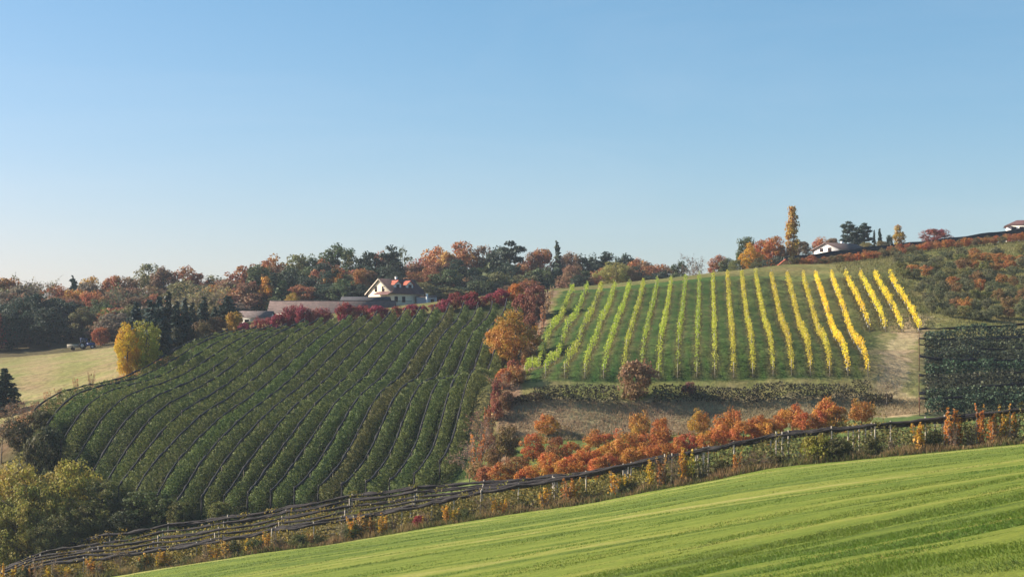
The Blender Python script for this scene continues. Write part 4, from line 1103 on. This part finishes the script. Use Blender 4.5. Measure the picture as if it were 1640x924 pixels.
# ------------------------------------------------------------------ trees around the houses on the right
G_R = 'trees around the houses on the right'
for kd, px, top, D, wp, col, nm, ds in [('poplar', 1269, 325, 432, 21, (.46, .31, .06), 'poplar', 'tall slim golden poplar rising above the vineyard'), ('oak', 1194, 377, 440, 34, (.085, .105, .045), 'broadleaf_tree', 'grey-green tree behind the yellow-orange one'), ('gold', 1201, 388, 420, 38, (.50, .26, .03), 'broadleaf_tree', 'yellow-orange tree on the vineyard crest'),
        ('oak', 1238, 376, 430, 44, (.42, .15, .04), 'broadleaf_tree', 'bright orange tree left of the poplar'), ('oak', 1222, 382, 436, 34, (.40, .14, .04), 'broadleaf_tree', 'orange tree between yellow tree and bright orange one'), ('oak', 1286, 384, 440, 30, (.17, .12, .075), 'broadleaf_tree', 'grey-brown tree right of the poplar'), ('gold', 1314, 377, 440, 34, (.40, .15, .045), 'broadleaf_tree', 'orange tree behind the white house'),
        ('oak', 1333, 379, 444, 28, (.20, .12, .07), 'broadleaf_tree', 'brown tree behind the white house roof'), ('pine', 1359, 352, 446, 28, (.04, .065, .045), 'pine_tree', 'dark pine right of the white house, the taller of a pair'), ('pine', 1384, 355, 448, 26, (.04, .065, .045), 'pine_tree', 'second dark pine right of the white house'), ('pine', 1371, 364, 444, 22, (.04, .06, .04), 'pine_tree', 'low dark pine between the pair'),
        ('spruce', 1400, 368, 452, 12, C['blue'], 'spruce', 'small bluish spruce, left of two by the pines'), ('spruce', 1409, 366, 450, 15, C['blue'], 'spruce', 'small bluish spruce, right of two by the pines'), ('oak', 1425, 375, 450, 14, (.08, .10, .045), 'broadleaf_tree', 'small grey-green tree left of the yellow column'), ('column', 1440, 358, 452, 20, (.46, .27, .05), 'broadleaf_tree', 'yellow-gold columnar tree on the right skyline'),
        ('gold', 1497, 364, 436, 52, (.26, .065, .05), 'broadleaf_bush', 'round red-brown bush on the right skyline'), ('gold', 1388, 386, 440, 30, (.20, .17, .06), 'broadleaf_bush', 'olive low bush below the dark pines'), ('gold', 1412, 384, 440, 26, (.18, .14, .05), 'broadleaf_bush', 'brownish low bush under the small spruces'), ('oak', 1254, 392, 428, 24, (.20, .11, .05), 'broadleaf_tree', 'brown small tree at the foot of the poplar'),
        ('gold', 1215, 412, 412, 30, (.09, .10, .035), 'broadleaf_bush', 'green bush below the yellow-orange tree'), ('gold', 1180, 414, 415, 30, (.15, .16, .05), 'broadleaf_bush', 'pale green bush at the left of the yellow-orange tree')]:
    place_px(kd, px, top, D, wp, col, nm, ds, None, G_R, 'bush' if 'bush' in nm else 'tree')

# orchard trees scattered over the right slope
G_O = 'orchard trees on the right slope'
rs = random.Random(8)
n = 0
for D in (303, 311, 320, 329, 339, 348, 356, 364, 372):
    x0 = {303: 1520, 311: 1490, 320: 1478, 329: 1468, 339: 1458, 348: 1446, 356: 1440, 364: 1436, 372: 1432}[D]
    px = x0 + rs.uniform(0, 14)
    while px < 1690:
        if rs.random() > .12:
            r = rs.random()
            if r < .62: col, ds = (.13, .135, .065), 'grey-green small orchard tree'
            elif r < .78: col, ds = (.17, .17, .05), 'olive small orchard tree'
            elif r < .95: col, ds = (.24, .14, .055), 'brownish small orchard tree'
            else: col, ds = (.38, .165, .05), 'rust-orange small orchard tree'
            if D >= 339 and rs.random() < .3: col, ds = (.38, .17, .05), 'rust-orange small orchard tree'
            d = D + rs.uniform(-2.5, 2.5); x = (px - 820) / F * d
            zn = 'just above the dark netted plot' if D < 318 else ('midway up the right slope' if D < 345 else 'high on the right slope')
            place('apple', x, d, rs.uniform(2.0, 3.1) * (.85 if D > 345 else 1), rs.uniform(2.4, 3.7), col, 'apple_tree', ds, zn, G_O, 'apple tree')
        px += rs.uniform(15, 23)
for row, (Da, Db_) in enumerate(((374, 402), (381, 410))):
    px = 1272 + row * 7
    while px < 1680:
        t = (px - 1262) / 380
        d = Da + (Db_ - Da) * t + rs.uniform(-1, 1); x = (px - 820) / F * d
        r = rs.random()
        if r < .55: col, ds = (.33, .14, .05), 'rust-red small orchard tree'
        elif r < .75: col, ds = (.38, .14, .035), 'orange small orchard tree'
        else: col, ds = (.13, .11, .05), 'olive-brown small orchard tree'
        place('apple', x, d, rs.uniform(1.6, 2.3), rs.uniform(2.2, 3.2), col, 'apple_tree', ds, 'in ' + ('lower' if row == 0 else 'upper') + ' row below the crest net', 'orchard trees under the net edge', 'apple tree')
        px += rs.uniform(12, 17)
# netted plot beyond: its dark edge runs along the crest
mo = simple('dense_black_net', (.018, .021, .027), .8, .4, 2.0)
M['dense'] = mo
def edge_net():
    V = []; q = []
    n = 40
    for j in range(n + 1):
        t = j / n
        D = 388 + 44 * t; px = 1256 + (1760 - 1256) * t; x = (px - 820) / F * D
        top = np.interp(px, [1256, 1300, 1400, 1500, 1640, 1760], [412, 407, 394.5, 384, 365.5, 352]); zt = (HZ - top) / F * D + .12 * math.sin(j * 1.3)
        V += [(x, D, zt - 1.15), (x, D - .1, zt), (x + 1.5, D + 9, zt + .15), (x + 3, D + 20, zt - .1), (x + 3, D + 20.2, zt - 1.6)]
    for j in range(n):
        for k in range(4): q.append((j * 5 + k, j * 5 + k + 1, (j + 1) * 5 + k + 1, (j + 1) * 5 + k))
    og = np.array(V[0])
    ob = link(bpy.data.objects.new('net_canopy', mesh_np('net_canopy', np.array(V) - og, q, None, [M['dense']], None, None, True))); ob.location = og
    return tag(ob, 'black hail net stretched along the crest at the upper right', 'hail net')
nb = edge_net()
tt = thing('net_posts', 'thin posts carrying the black net along the crest at upper right', 'posts', nb.location)
for j in range(0, 12):
    t = j / 11; D = 388 + 44 * t; px = 1256 + 504 * t; x = (px - 820) / F * D
    top = np.interp(px, [1256, 1300, 1400, 1500, 1640, 1760], [412, 407, 394.5, 384, 365.5, 352]); zt = (HZ - top) / F * D; zg = h1(x, D)
    mb = MB(); mb.tube([(0, 0, -.3), (0, 0, zt - zg - .1)], .07, 6); po = mb.build('post', M['wood'], tt); po.location = (x - nb.location[0], D + .3 - nb.location[1], zg - nb.location[2])

# ------------------------------------------------------------------ houses
def at(px, D, rz, name, label, cat, group=None, dz=0.0, zy=None):
    x = (px - 820) / F * D
    z = h1(x, D) if zy is None else (HZ - zy) / F * D
    return thing(name, label, cat, (x, D, z + dz), R(rz), group)
def window(parent, x, y, z, wd, ht, axis='y', sgn=-1, frame='white'):
    """window set 4 cm proud of a wall facing along axis"""
    fr = MB(); t = .09
    def bar(u0, u1, v0, v1, d0, d1, mb, m=0):
        if axis == 'y': mb.box(x + u0, x + u1, min(y + sgn * d0, y + sgn * d1), max(y + sgn * d0, y + sgn * d1), z + v0, z + v1, m)
        else: mb.box(min(x + sgn * d0, x + sgn * d1), max(x + sgn * d0, x + sgn * d1), y + u0, y + u1, z + v0, z + v1, m)
    hw = wd / 2
    bar(-hw, -hw + t, 0, ht, .003, .06, fr); bar(hw - t, hw, 0, ht, .003, .06, fr); bar(-hw + t, hw - t, 0, t, .003, .06, fr); bar(-hw + t, hw - t, ht - t, ht, .003, .06, fr); bar(-.03, .03, t, ht - t, .003, .05, fr)
    f = fr.build('window', M[frame], parent)
    g = MB(); bar(-hw + t, -.03, t, ht - t, .006, .02, g); bar(.03, hw - t, t, ht - t, .006, .02, g); g.build('pane', M['glass'], f)
    return f
def gable_walls(parent, L, W, he, hr, mat, base=-2.0):
    mb = MB(); x0, x1, y0, y1 = -L / 2, L / 2, -W / 2, W / 2
    v = [(x0, y0, base), (x1, y0, base), (x1, y1, base), (x0, y1, base), (x0, y0, he), (x1, y0, he), (x1, y1, he), (x0, y1, he), (x0, 0, hr), (x1, 0, hr)]
    mb.add(v, [(0, 1, 5, 4), (1, 2, 6, 5), (2, 3, 7, 6), (3, 0, 4, 7)], [(4, 8, 7), (5, 6, 9)])
    return mb.build('wall', M[mat], parent)
def gable_roof(parent, L, W, he, hr, ov, ovg, mat, th=.18, name='roof'):
    s = (hr - he) / (W / 2); mb = MB(); x0, x1 = -L / 2 - ovg, L / 2 + ovg
    for sg in (-1, 1):
        ye_ = sg * (W / 2 + ov); ze = he - s * ov
        p = [(x0, ye_, ze + .02), (x1, ye_, ze + .02), (x1, 0, hr + .02), (x0, 0, hr + .02)]
        q_ = [(a, b, c_ + th) for a, b, c_ in p]
        mb.add(p + q_, [(0, 1, 2, 3), (4, 5, 6, 7), (0, 1, 5, 4), (1, 2, 6, 5), (3, 0, 4, 7)])
    return mb.build(name, M[mat], parent)

hs = at(634, 436, 42, 'farmhouse', 'cream farmhouse with brown tiled roof and two red dormers in front of the forest', 'house', zy=489)
L, W, he, hr = 10.5, 9.4, 3.3, 6.5
gable_walls(hs, L, W, he, hr, 'cream')
rf_ = gable_roof(hs, L, W, he, hr, .9, .45, 'tile_brown')
mb = MB(); mb.box(.2, .65, .2, .65, hr - .8, hr + .75); mb.box(.14, .71, .14, .71, hr + .75, hr + .85); mb.build('chimney', M['white'], rf_)
# verge boards along the gable
mb = MB()
for sg in (-1, 1):
    s = (hr - he) / (W / 2); y1 = sg * (W / 2 + .9); z1 = he - s * .9
    mb.add([(-L / 2 - .49, y1, z1 - .12), (-L / 2 - .49, 0, hr - .1), (-L / 2 - .49, 0, hr + .22), (-L / 2 - .49, y1, z1 + .2), (-L / 2 - .455, y1, z1 - .12), (-L / 2 - .455, 0, hr - .1), (-L / 2 - .455, 0, hr + .22), (-L / 2 - .455, y1, z1 + .2)], [(0, 1, 2, 3), (4, 5, 6, 7), (0, 1, 5, 4), (3, 2, 6, 7)])
mb.build('verge_board', M['wood'], rf_)
for yy in (-1.5, 1.5): window(hs, -L / 2, yy, 3.35, 1.0, 1.35, 'x', -1, 'brown_wood')
for yy in (-2.8, 2.9): window(hs, -L / 2, yy, .7, 1.1, 1.35, 'x', -1, 'brown_wood')
for xx in (-3.6, -1.2, 3.2): window(hs, xx, -W / 2, .7, 1.05, 1.4, 'y', -1, 'brown_wood')
for xx in (-2.0, 1.9):                                          # dormers on the front slope
    s = (hr - he) / (W / 2); yf = -3.35; zb = hr - s * abs(yf) + .1; zt = zb + 1.0
    d = MB(); wv = 1.05; yb = -(hr + .2 - zt) / s
    d.add([(xx - wv, yf, zb - .3), (xx + wv, yf, zb - .3), (xx + wv, yf, zt), (xx, yf, zt + .75), (xx - wv, yf, zt), (xx - wv, yb, zt), (xx + wv, yb, zt)], [(0, 1, 2, 4), (0, 4, 5, 5), (1, 6, 2, 2)][:1], [(4, 2, 3), (0, 4, 5), (1, 6, 2)])
    dm = d.build('dormer', M['white'], rf_)
    r_ = MB(); yr = -(hr + .22 - (zt + .8)) / s
    for sg in (-1, 1):
        r_.add([(xx + sg * (wv + .3), yf - .4, zt - .22), (xx + sg * (wv + .3), -(hr + .2 - (zt - .22)) / s, zt - .2), (xx, min(-.05, yr), zt + .8), (xx, yf - .4, zt + .8),
                (xx + sg * (wv + .3), yf - .4, zt - .08), (xx + sg * (wv + .3), -(hr + .2 - (zt - .22)) / s, zt - .06), (xx, min(-.05, yr), zt + .94), (xx, yf - .4, zt + .94)], [(0, 1, 2, 3), (4, 5, 6, 7), (0, 3, 7, 4), (0, 1, 5, 4)])
    r_.build('dormer_roof', M['tile_red'], rf_)
    window(hs, xx, yf, zb - .05, 1.0, .95, 'y', -1, 'brown_wood').name = 'dormer_window'
# porch roof over the gable side entrance and a balcony on the front corner
mb = MB()
mb.add([(-L / 2 - 1.7, -5.6, 2.5), (-L / 2 - 1.7, .6, 2.5), (-L / 2 - .003, .6, 3.25), (-L / 2 - .003, -5.6, 3.25), (-L / 2 - 1.7, -5.6, 2.62), (-L / 2 - 1.7, .6, 2.62), (-L / 2 - .003, .6, 3.37), (-L / 2 - .003, -5.6, 3.37)], [(0, 1, 2, 3), (4, 5, 6, 7), (0, 1, 5, 4), (1, 2, 6, 5), (0, 3, 7, 4)])
mb.build('porch_roof', M['tile_brown'], hs)
mb = MB(); mb.box(-L / 2 + .2, .4, -W / 2 - 1.4, -W / 2 - .003, -.15, .05); mb.build('balcony', M['grey_wall'], hs)
mb = MB()
for k in range(14): mb.box(-L / 2 + .25 + k * .39, -L / 2 + .31 + k * .39, -W / 2 - 1.38, -W / 2 - 1.33, .05, .95)
mb.box(-L / 2 + .2, .4, -W / 2 - 1.41, -W / 2 - 1.3, .95, 1.03); mb.build('balcony_railing', M['brown_wood'], hs)
for k, xx in enumerate((-L / 2 + .3, .3)):
    mb = MB(); mb.box(xx - .08, xx + .08, -W / 2 - 1.28, -W / 2 - 1.12, -2.5, -.15); mb.build('balcony_post', M['brown_wood'], hs)

sh = at(533, 406, 0, 'farm_shed', 'long low farm shed with grey sheet roof behind the crimson shrubs', 'shed', zy=503)
gable_walls(sh, 29, 9, .4, 3.0, 'white'); r_ = gable_roof(sh, 29, 9, .4, 3.0, .7, .5, 'tile_grey')
mb = MB(); mb.box(-14.8, 14.8, -.18, .18, 3.16, 3.24); mb.build('ridge_cap', M['tile_dark'], r_)
for xx in (-10, -4, 2, 8): window(sh, xx, -4.5, -.8, 1.4, .8, 'y', -1, 'brown_wood')
s2 = at(586, 418, 0, 'farm_shed', 'dark roofed shed rising behind the long grey one', 'shed', zy=488)
gable_walls(s2, 11.2, 6, .9, 1.75, 'grey_wall'); gable_roof(s2, 11.2, 6, .9, 1.75, .4, .4, 'tile_dark')
window(s2, 2.0, -3, -.2, 1.2, .8, 'y', -1, 'brown_wood')
s3 = at(410, 392, -3, 'farm_shed', 'low shed with rusty pinkish roof at the left end of the long shed', 'shed', zy=514)
gable_walls(s3, 7.6, 6, .8, 2.1, 'white'); gable_roof(s3, 7.6, 6, .8, 2.1, .5, .3, 'tile_pinkgrey')
window(s3, -1.5, -3, -.5, 1.0, .8, 'y', -1, 'brown_wood')
s4 = at(683, 436, 4, 'annex_building', 'low grey building right of the cream farmhouse', 'building', zy=487)
gable_walls(s4, 5.2, 5, 1.7, 2.0, 'grey_wall'); gable_roof(s4, 5.2, 5, 1.7, 2.0, .25, .2, 'tile_grey')
mb = MB(); mb.box(-.2, .35, -3.0, -2.6, -1.5, 2.5); mb.box(-.28, .43, -3.08, -2.52, 2.5, 2.62); mb.build('chimney', M['white'], s4)
window(s4, 1.5, -2.5, .4, .9, .8, 'y', -1, 'brown_wood')

wh = at(1345, 416, 33, 'white_house', 'white house with low grey roof right of the poplar', 'house', zy=404)
gable_walls(wh, 9.0, 8.6, 0.6, 2.0, 'white'); r_ = gable_roof(wh, 9.0, 8.6, .6, 2.0, .8, .5, 'tile_grey')
mb = MB(); mb.box(1.0, 1.5, .3, .8, 1.7, 2.7); mb.build('chimney', M['white'], r_)
window(wh, -4.5, -1.2, .0, 1.2, .9, 'x', -1, 'brown_wood'); window(wh, -4.5, 1.6, .0, 1.2, .9, 'x', -1, 'brown_wood'); window(wh, -1.0, -4.3, -.6, 1.4, .9, 'y', -1, 'brown_wood')
ct = at(1260, 385, 74, 'cottage', 'small wooden gable cottage peeping over the vineyard crest below the poplar', 'house', zy=433)
gable_walls(ct, 4.0, 3.4, 1.0, 2.3, 'planks'); gable_roof(ct, 4.0, 3.4, 1.0, 2.3, .35, .35, 'tile_red'); window(ct, -2.0, 0, .3, .7, .8, 'x', -1, 'brown_wood')
mb = MB(); mb.box(-3.6, -2.4, .4, 1.6, -.6, .75); mb.build('white_porch', M['white'], ct)
hedge_row(1010, ((1221 - 820) / F * 398, 398), ((1268 - 820) / F * 396, 396), 'clipped_hedge', 'dark grey-green hedge between the yellow-orange tree and the wooden cottage', 'hedge', None, (.045, .065, .045), hgt=3.6, hw=1.2, per_m=230, size=.3, mat='leaf', low=.02, stems=False, hvar=.05)
hedge_row(1011, ((1222 - 820) / F * 394, 394), ((1251 - 820) / F * 393, 393), 'low_hedge', 'low reddish-brown hedge in front of the dark grey-green one', 'hedge', None, (.19, .10, .06), hgt=1.7, hw=.8, per_m=150, size=.25, mat='leaf', low=.02, stems=False, hvar=.12)
th_ = at(1642, 470, -14, 'white_house', 'white house with brown hipped roof at the right picture edge', 'house', zy=373)
mb = MB(); mb.box(-5, 5, -4, 4, -3, 1.75); mb.build('wall', M['white'], th_)
mb = MB(); mb.add([(-5.7, -4.7, 1.7), (5.7, -4.7, 1.7), (5.7, 4.7, 1.7), (-5.7, 4.7, 1.7), (-2.2, 0, 3.5), (2.2, 0, 3.5)], [(0, 1, 5, 4), (2, 3, 4, 5), (0, 3, 2, 1)], [(1, 2, 5), (3, 0, 4)]); mb.build('roof', M['tile_brown'], th_)
for xx in (-3.2, -1.1, 1.1, 3.2): window(th_, xx, -4, .35, 1.2, 1.1, 'y', -1, 'brown_wood')

# ------------------------------------------------------------------ tractor with trailer at the forest edge
tr = at(139, 422, 5, 'tractor', 'blue tractor parked at the forest edge above the meadow', 'tractor')
mb = MB(); mb.add([(.1, -.42, .75), (1.9, -.38, .75), (1.9, .38, .75), (.1, .42, .75), (.1, -.42, 1.6), (1.85, -.34, 1.4), (1.85, .34, 1.4), (.1, .42, 1.6)], [(0, 3, 2, 1), (4, 5, 6, 7), (0, 1, 5, 4), (1, 2, 6, 5), (2, 3, 7, 6), (3, 0, 4, 7)]); mb.build('bonnet', M['blue'], tr)
mb = MB(); mb.box(-1.5, .1, -.5, .5, .6, 1.2); mb.build('body', M['blue'], tr)
mb = MB()
for sx, sy in ((-1.4, -.65), (-1.4, .65), (.05, -.65), (.05, .65)): mb.box(sx - .05, sx + .05, sy - .05, sy + .05, 1.2, 2.45)
mb.box(-1.55, .2, -.8, .8, 2.45, 2.6); cb = mb.build('cab', M['blue'], tr)
mb = MB(); mb.box(-1.34, 0, -.62, -.60, 1.25, 2.44); mb.box(-1.34, 0, .60, .62, 1.25, 2.44); mb.box(.0, .02, -.58, .58, 1.61, 2.44); mb.build('pane', M['glass'], cb)
for sx, r in ((-.95, .82), (1.5, .55)):
    for sy in (-.78, .78):
        mb = MB(); mb.tube([(sx, sy - .2, r), (sx, sy - .15, r), (sx, sy + .15, r), (sx, sy + .2, r)], [r * .9, r, r, r * .9], 20); wl = mb.build('wheel', M['rubber'], tr)
        mb = MB(); mb.tube([(sx, sy - .21, r), (sx, sy + .21, r)], r * .5, 14); mb.build('rim', M['grey_wall'], wl)
mb = MB(); mb.tube([(.9, .3, 1.5), (.9, .3, 2.3)], .05, 8); mb.build('exhaust', M['steel'], tr)
tl = at(118, 422.3, 5, 'trailer', 'small grey trailer behind the blue tractor', 'trailer')
mb = MB(); mb.box(-1.5, 1.2, -.8, .8, .6, .72); mb.box(-1.5, 1.2, -.8, -.74, .72, 1.45); mb.box(-1.5, 1.2, .74, .8, .72, 1.45); mb.box(-1.5, -1.44, -.74, .74, .72, 1.45); mb.box(1.14, 1.2, -.74, .74, .72, 1.45); mb.build('body', M['wood'], tl)
mb = MB(); mb.box(1.2, 2.4, -.05, .05, .6, .7); mb.build('drawbar', M['steel'], tl)
for sy in (-.72, .72):
    mb = MB(); mb.tube([(-.2, sy - .1, .4), (-.2, sy + .1, .4)], .4, 16); mb.build('wheel', M['rubber'], tl)

# ------------------------------------------------------------------ saplings and shrubs in front of the net plot
rg = random.Random(4)
G_S = 'saplings and shrubs along the field edge'
def edge_plant(kind, px, top, wp, col, name, desc, cat, back=1.0):
    x = (px - 820) / F * edge_D(px); y = edge_y(x) + back
    x = (px - 820) / F * y; z = h1(x, y)
    place(kind, x, y, max(.9, (HZ - top) / F * y - z), wp / F * y, col, name, desc, 'at the edge of the mown field', G_S, cat, z=z)
for px, top, wp in [(3, 898, 14), (20, 903, 16), (33, 902, 14), (53, 901, 15), (84, 901, 18), (108, 905, 16), (146, 890, 22), (160, 896, 18), (232, 880, 24), (256, 878, 22), (266, 882, 24), (345, 868, 26), (362, 862, 24), (398, 860, 20), (407, 862, 20), (426, 850, 18), (500, 852, 16), (565, 826, 22), (580, 818, 26), (596, 824, 20), (612, 820, 22), (682, 822, 18), (717, 806, 20), (727, 812, 18),
        (793, 794, 16), (806, 796, 16), (872, 776, 20), (905, 760, 24), (921, 762, 20), (985, 752, 24), (1003, 758, 18), (1045, 732, 22), (1057, 728, 20), (1097, 712, 22), (1106, 712, 22), (1180, 722, 18), (1474, 672, 30), (1520, 652, 28), (1534, 652, 22), (1572, 644, 20), (1590, 660, 22), (1607, 645, 22), (1620, 656, 20)]:
    o = rg.random()
    col, ds = ((.52, .29, .035), 'golden-orange leafy sapling') if o < .6 else (((.46, .29, .03), 'golden-yellow leafy sapling') if o < .85 else ((.36, .20, .05), 'bronze leafy sapling'))
    if px > 1450: col, ds = (.50, .23, .04), 'orange leafy sapling'
    edge_plant('sapling', px, top, wp * 1.5, col, 'young_tree', ds, 'sapling', rg.uniform(.7, 1.6))
edge_plant('bush', 672, 823, 24, (.24, .04, .03), 'broadleaf_bush', 'dark red shrub', 'shrub')
edge_plant('bush', 1312, 694, 50, (.22, .19, .03), 'broadleaf_bush', 'large yellow-topped green shrub', 'shrub')
edge_plant('bush', 1340, 700, 44, (.09, .10, .03), 'broadleaf_bush', 'large dark green shrub', 'shrub')
for px in range(30, 1660, 34):
    top_e = np.interp(px, [165, 400, 572, 680, 819, 937, 1159, 1247, 1348, 1507, 1640], [924, 887, 865, 845, 823, 807, 766, 749, 739, 723, 711])
    t = rg.random(); p_ = px + rg.uniform(-12, 12)
    hh = rg.uniform(16, 34) if p_ < 1000 else rg.uniform(24, 48)
    if t < .42: edge_plant('reed_shrub', p_, top_e - hh, rg.uniform(20, 34), (.21, .15, .075), 'tall_shrub', 'dry brown shrub', 'shrub', rg.uniform(.5, 1.5))
    elif t < .62: edge_plant('twiggy', p_, top_e - hh, rg.uniform(22, 36), (.20, .13, .06), 'bare_shrub', 'thin twiggy shrub', 'shrub', rg.uniform(.8, 1.8))
    else: edge_plant('bush', p_, top_e - hh * .85, rg.uniform(24, 40), (.10, .105, .03), 'broadleaf_bush', 'green leafy shrub', 'shrub', rg.uniform(.9, 1.8))

# ------------------------------------------------------------------ weeds and grass (stuff)
def blades(rng, x, y, hgt, wid, lean=.35):
    n = len(x); z = H(x, y)
    a = rng.uniform(0, 6.28, n); dx = np.cos(a) * wid * .5; dy = np.sin(a) * wid * .5
    lx = rng.normal(size=n) * hgt * lean; ly = rng.normal(size=n) * hgt * lean
    b = np.stack([x, y, z - .03], 1)
    Q = np.stack([b + np.stack([-dx, -dy, 0 * dx], 1), b + np.stack([dx, dy, 0 * dx], 1), b + np.stack([lx + dx * .25, ly + dy * .25, hgt], 1), b + np.stack([lx - dx * .25, ly - dy * .25, hgt], 1)], 1)
    return Q
rgn = np.random.default_rng(9)
def stuff(name, Q, mat, color, label, cat):
    o = link(bpy.data.objects.new(name, cards_mesh(name, Q, M[mat]))); o.color = (*color, 1)
    return tag(o, label, cat, kind='stuff')
n = 26000
x = rgn.uniform(-72, 66, n); cl_ = .5 + .5 * np.sin(x * 1.1 + 2 * np.sin(x * .37)); y = edge_y(x) + rgn.uniform(-.3, 2.4, n)
stuff('weeds', blades(rgn, x, y, rgn.uniform(.3, 1.0, n) * (.45 + .8 * cl_), .09), 'grass', (.24, .17, .075), 'dry brown weeds along the edge of the mown field', 'weeds')
n = 22000
x = rgn.uniform(-72, 66, n); cl_ = .5 + .5 * np.sin(x * .8 + 1 + 2 * np.sin(x * .5)); y = edge_y(x) + rgn.uniform(-.5, 3.0, n)
stuff('weeds', blades(rgn, x, y, rgn.uniform(.2, .75, n) * (.45 + .8 * cl_), .10), 'grass', (.10, .115, .03), 'green weeds along the edge of the mown field', 'weeds')
# mown grass : short blades over the whole field, straw-coloured where it is thin
n = 1100000
y = (11 ** -.7 + (215 ** -.7 - 11 ** -.7) * rgn.uniform(0, 1, n)) ** (-1 / .7); x = rgn.uniform(-1, 1, n) * y * .325
k = (y < edge_y(x) - .1); x = x[k]; y = y[k]
sw = swathe(x, y)
pick = rgn.uniform(0, 1, len(x)) < np.clip((sw - .45) * 1.3, 0, .75)
hh_ = rgn.uniform(.02, .05, len(x)) * (1.5 - sw) * (1 + .004 * y)
wd_ = .010 + .00035 * y
k = ~pick & (rgn.uniform(0, 1, len(x)) < 1.15 - .7 * sw)
stuff('grass', blades(rgn, x[k], y[k], hh_[k], wd_[k], .6), 'grass', (.120, .175, .024), 'short green mown grass of the field in the foreground', 'grass')
k = pick
stuff('dry_grass', blades(rgn, x[k], y[k], hh_[k] * .8, wd_[k], .9), 'grass', (.34, .31, .085), 'straw-coloured stubble in the thin bands of the mown field', 'grass')
# cut grass left lying in ragged windrows
n = 420000
y = (11 ** -.5 + (205 ** -.5 - 11 ** -.5) * rgn.uniform(0, 1, n)) ** (-2.0); x = rgn.uniform(-1, 1, n) * y * .325
v = (y + .33 * x) * .95; u = x * .95 - .33 * y
ridge = vnoise2(u * .02 + 30, v * .30 + 30, 11) + .5 * vnoise2(u * .30 + 50, v * .8 + 50, 12)
k = (y < edge_y(x) - .3) & (ridge > 1.10)
x = x[k]; y = y[k]
stuff('cut_grass', blades(rgn, x, y, rgn.uniform(.025, .07, len(x)), .013 + .0004 * y, 1.1), 'grass', (.095, .14, .026), 'ragged windrows of cut grass lying on the mown field', 'grass')
# rough grass on the bank, the meadow edge and the slopes
n = 26000
x = rgn.uniform(-2, 62, n); y = rgn.uniform(240.5, 250.4, n); k = y < 250.2
stuff('dry_grass', blades(rgn, x[k], y[k], rgn.uniform(.15, .5, k.sum()), .10, .6), 'grass', (.33, .25, .15), 'straw-coloured dry grass on the bank below the hedge', 'grass')
n = 30000
t = rgn.uniform(0, 1, n); y = 262 + t * 72; x = np.interp(y, [250, 262, 288, 316, 345], [-75, -74.5, -69, -62, -55]) - np.abs(rgn.normal(size=n)) * 2.2 - .4
stuff('dry_grass', blades(rgn, x, y, rgn.uniform(.3, 1.1, n), .12, .3), 'grass', (.44, .27, .14), 'tall straw-coloured grass along the first apple row by the meadow', 'grass')
n = 36000
x = rgn.uniform(55, 125, n); y = rgn.uniform(298, 405, n); k = x > 26 + .118 * y
stuff('rough_grass', blades(rgn, x[k], y[k], rgn.uniform(.15, .5, k.sum()), .16, .4), 'grass', (.15, .14, .045), 'rough green and brown grass between the trees on the right slope', 'grass')
n = 30000
t = rgn.uniform(0, 1, n); a_ = np.array(VROWS[0][0]); b_ = np.array(VROWS[-1][1])
ri = rgn.integers(0, 23, n); A_ = np.array([r[0] for r in VROWS])[ri]; B_ = np.array([r[1] for r in VROWS])[ri]
p = A_ + (B_ - A_) * t[:, None]
stuff('weeds', blades(rgn, p[:, 0] + rgn.normal(size=n) * .3, p[:, 1], rgn.uniform(.1, .4, n), .12, .5), 'grass', (.15, .13, .04), 'weeds under the vine rows', 'weeds')

# ------------------------------------------------------------------ haze
hm = bpy.data.materials.new('haze'); hm.use_nodes = True
ht = hm.node_tree; ht.nodes.clear()
ho = N(ht, 'ShaderNodeOutputMaterial'); pv = N(ht, 'ShaderNodeVolumePrincipled')
pv.inputs['Color'].default_value = (.72, .85, 1.0, 1); pv.inputs['Density'].default_value = .00012; pv.inputs['Anisotropy'].default_value = 0.0
ht.links.new(pv.outputs[0], ho.inputs['Volume'])
mb = MB(); mb.box(-2600, 2600, -2600, 2600, -90, 58)
hz = mb.build('haze', hm); tag(hz, kind='stuff', label='thin autumn haze lying over the valley', cat='haze')

# ------------------------------------------------------------------ labels
from collections import defaultdict
byk = defaultdict(list)
for o, d, zn, px in REG: byk[(d, zn)].append((px, o))
for (d, zn), l in byk.items():
    l.sort(key=lambda a: a[0])
    for i, (px, o) in enumerate(l):
        base = d if zn is None else f'{d} {zn}'
        if len(l) == 1: lab = base
        elif len(l) == 2: lab = f'{base}, {("left", "right")[i]} of two'
        elif i == 0: lab = f'{base}, leftmost'
        elif i == len(l) - 1: lab = f'{base}, rightmost'
        else: lab = f'{base}, {ORD[i + 1]} from left'
        o['label'] = lab
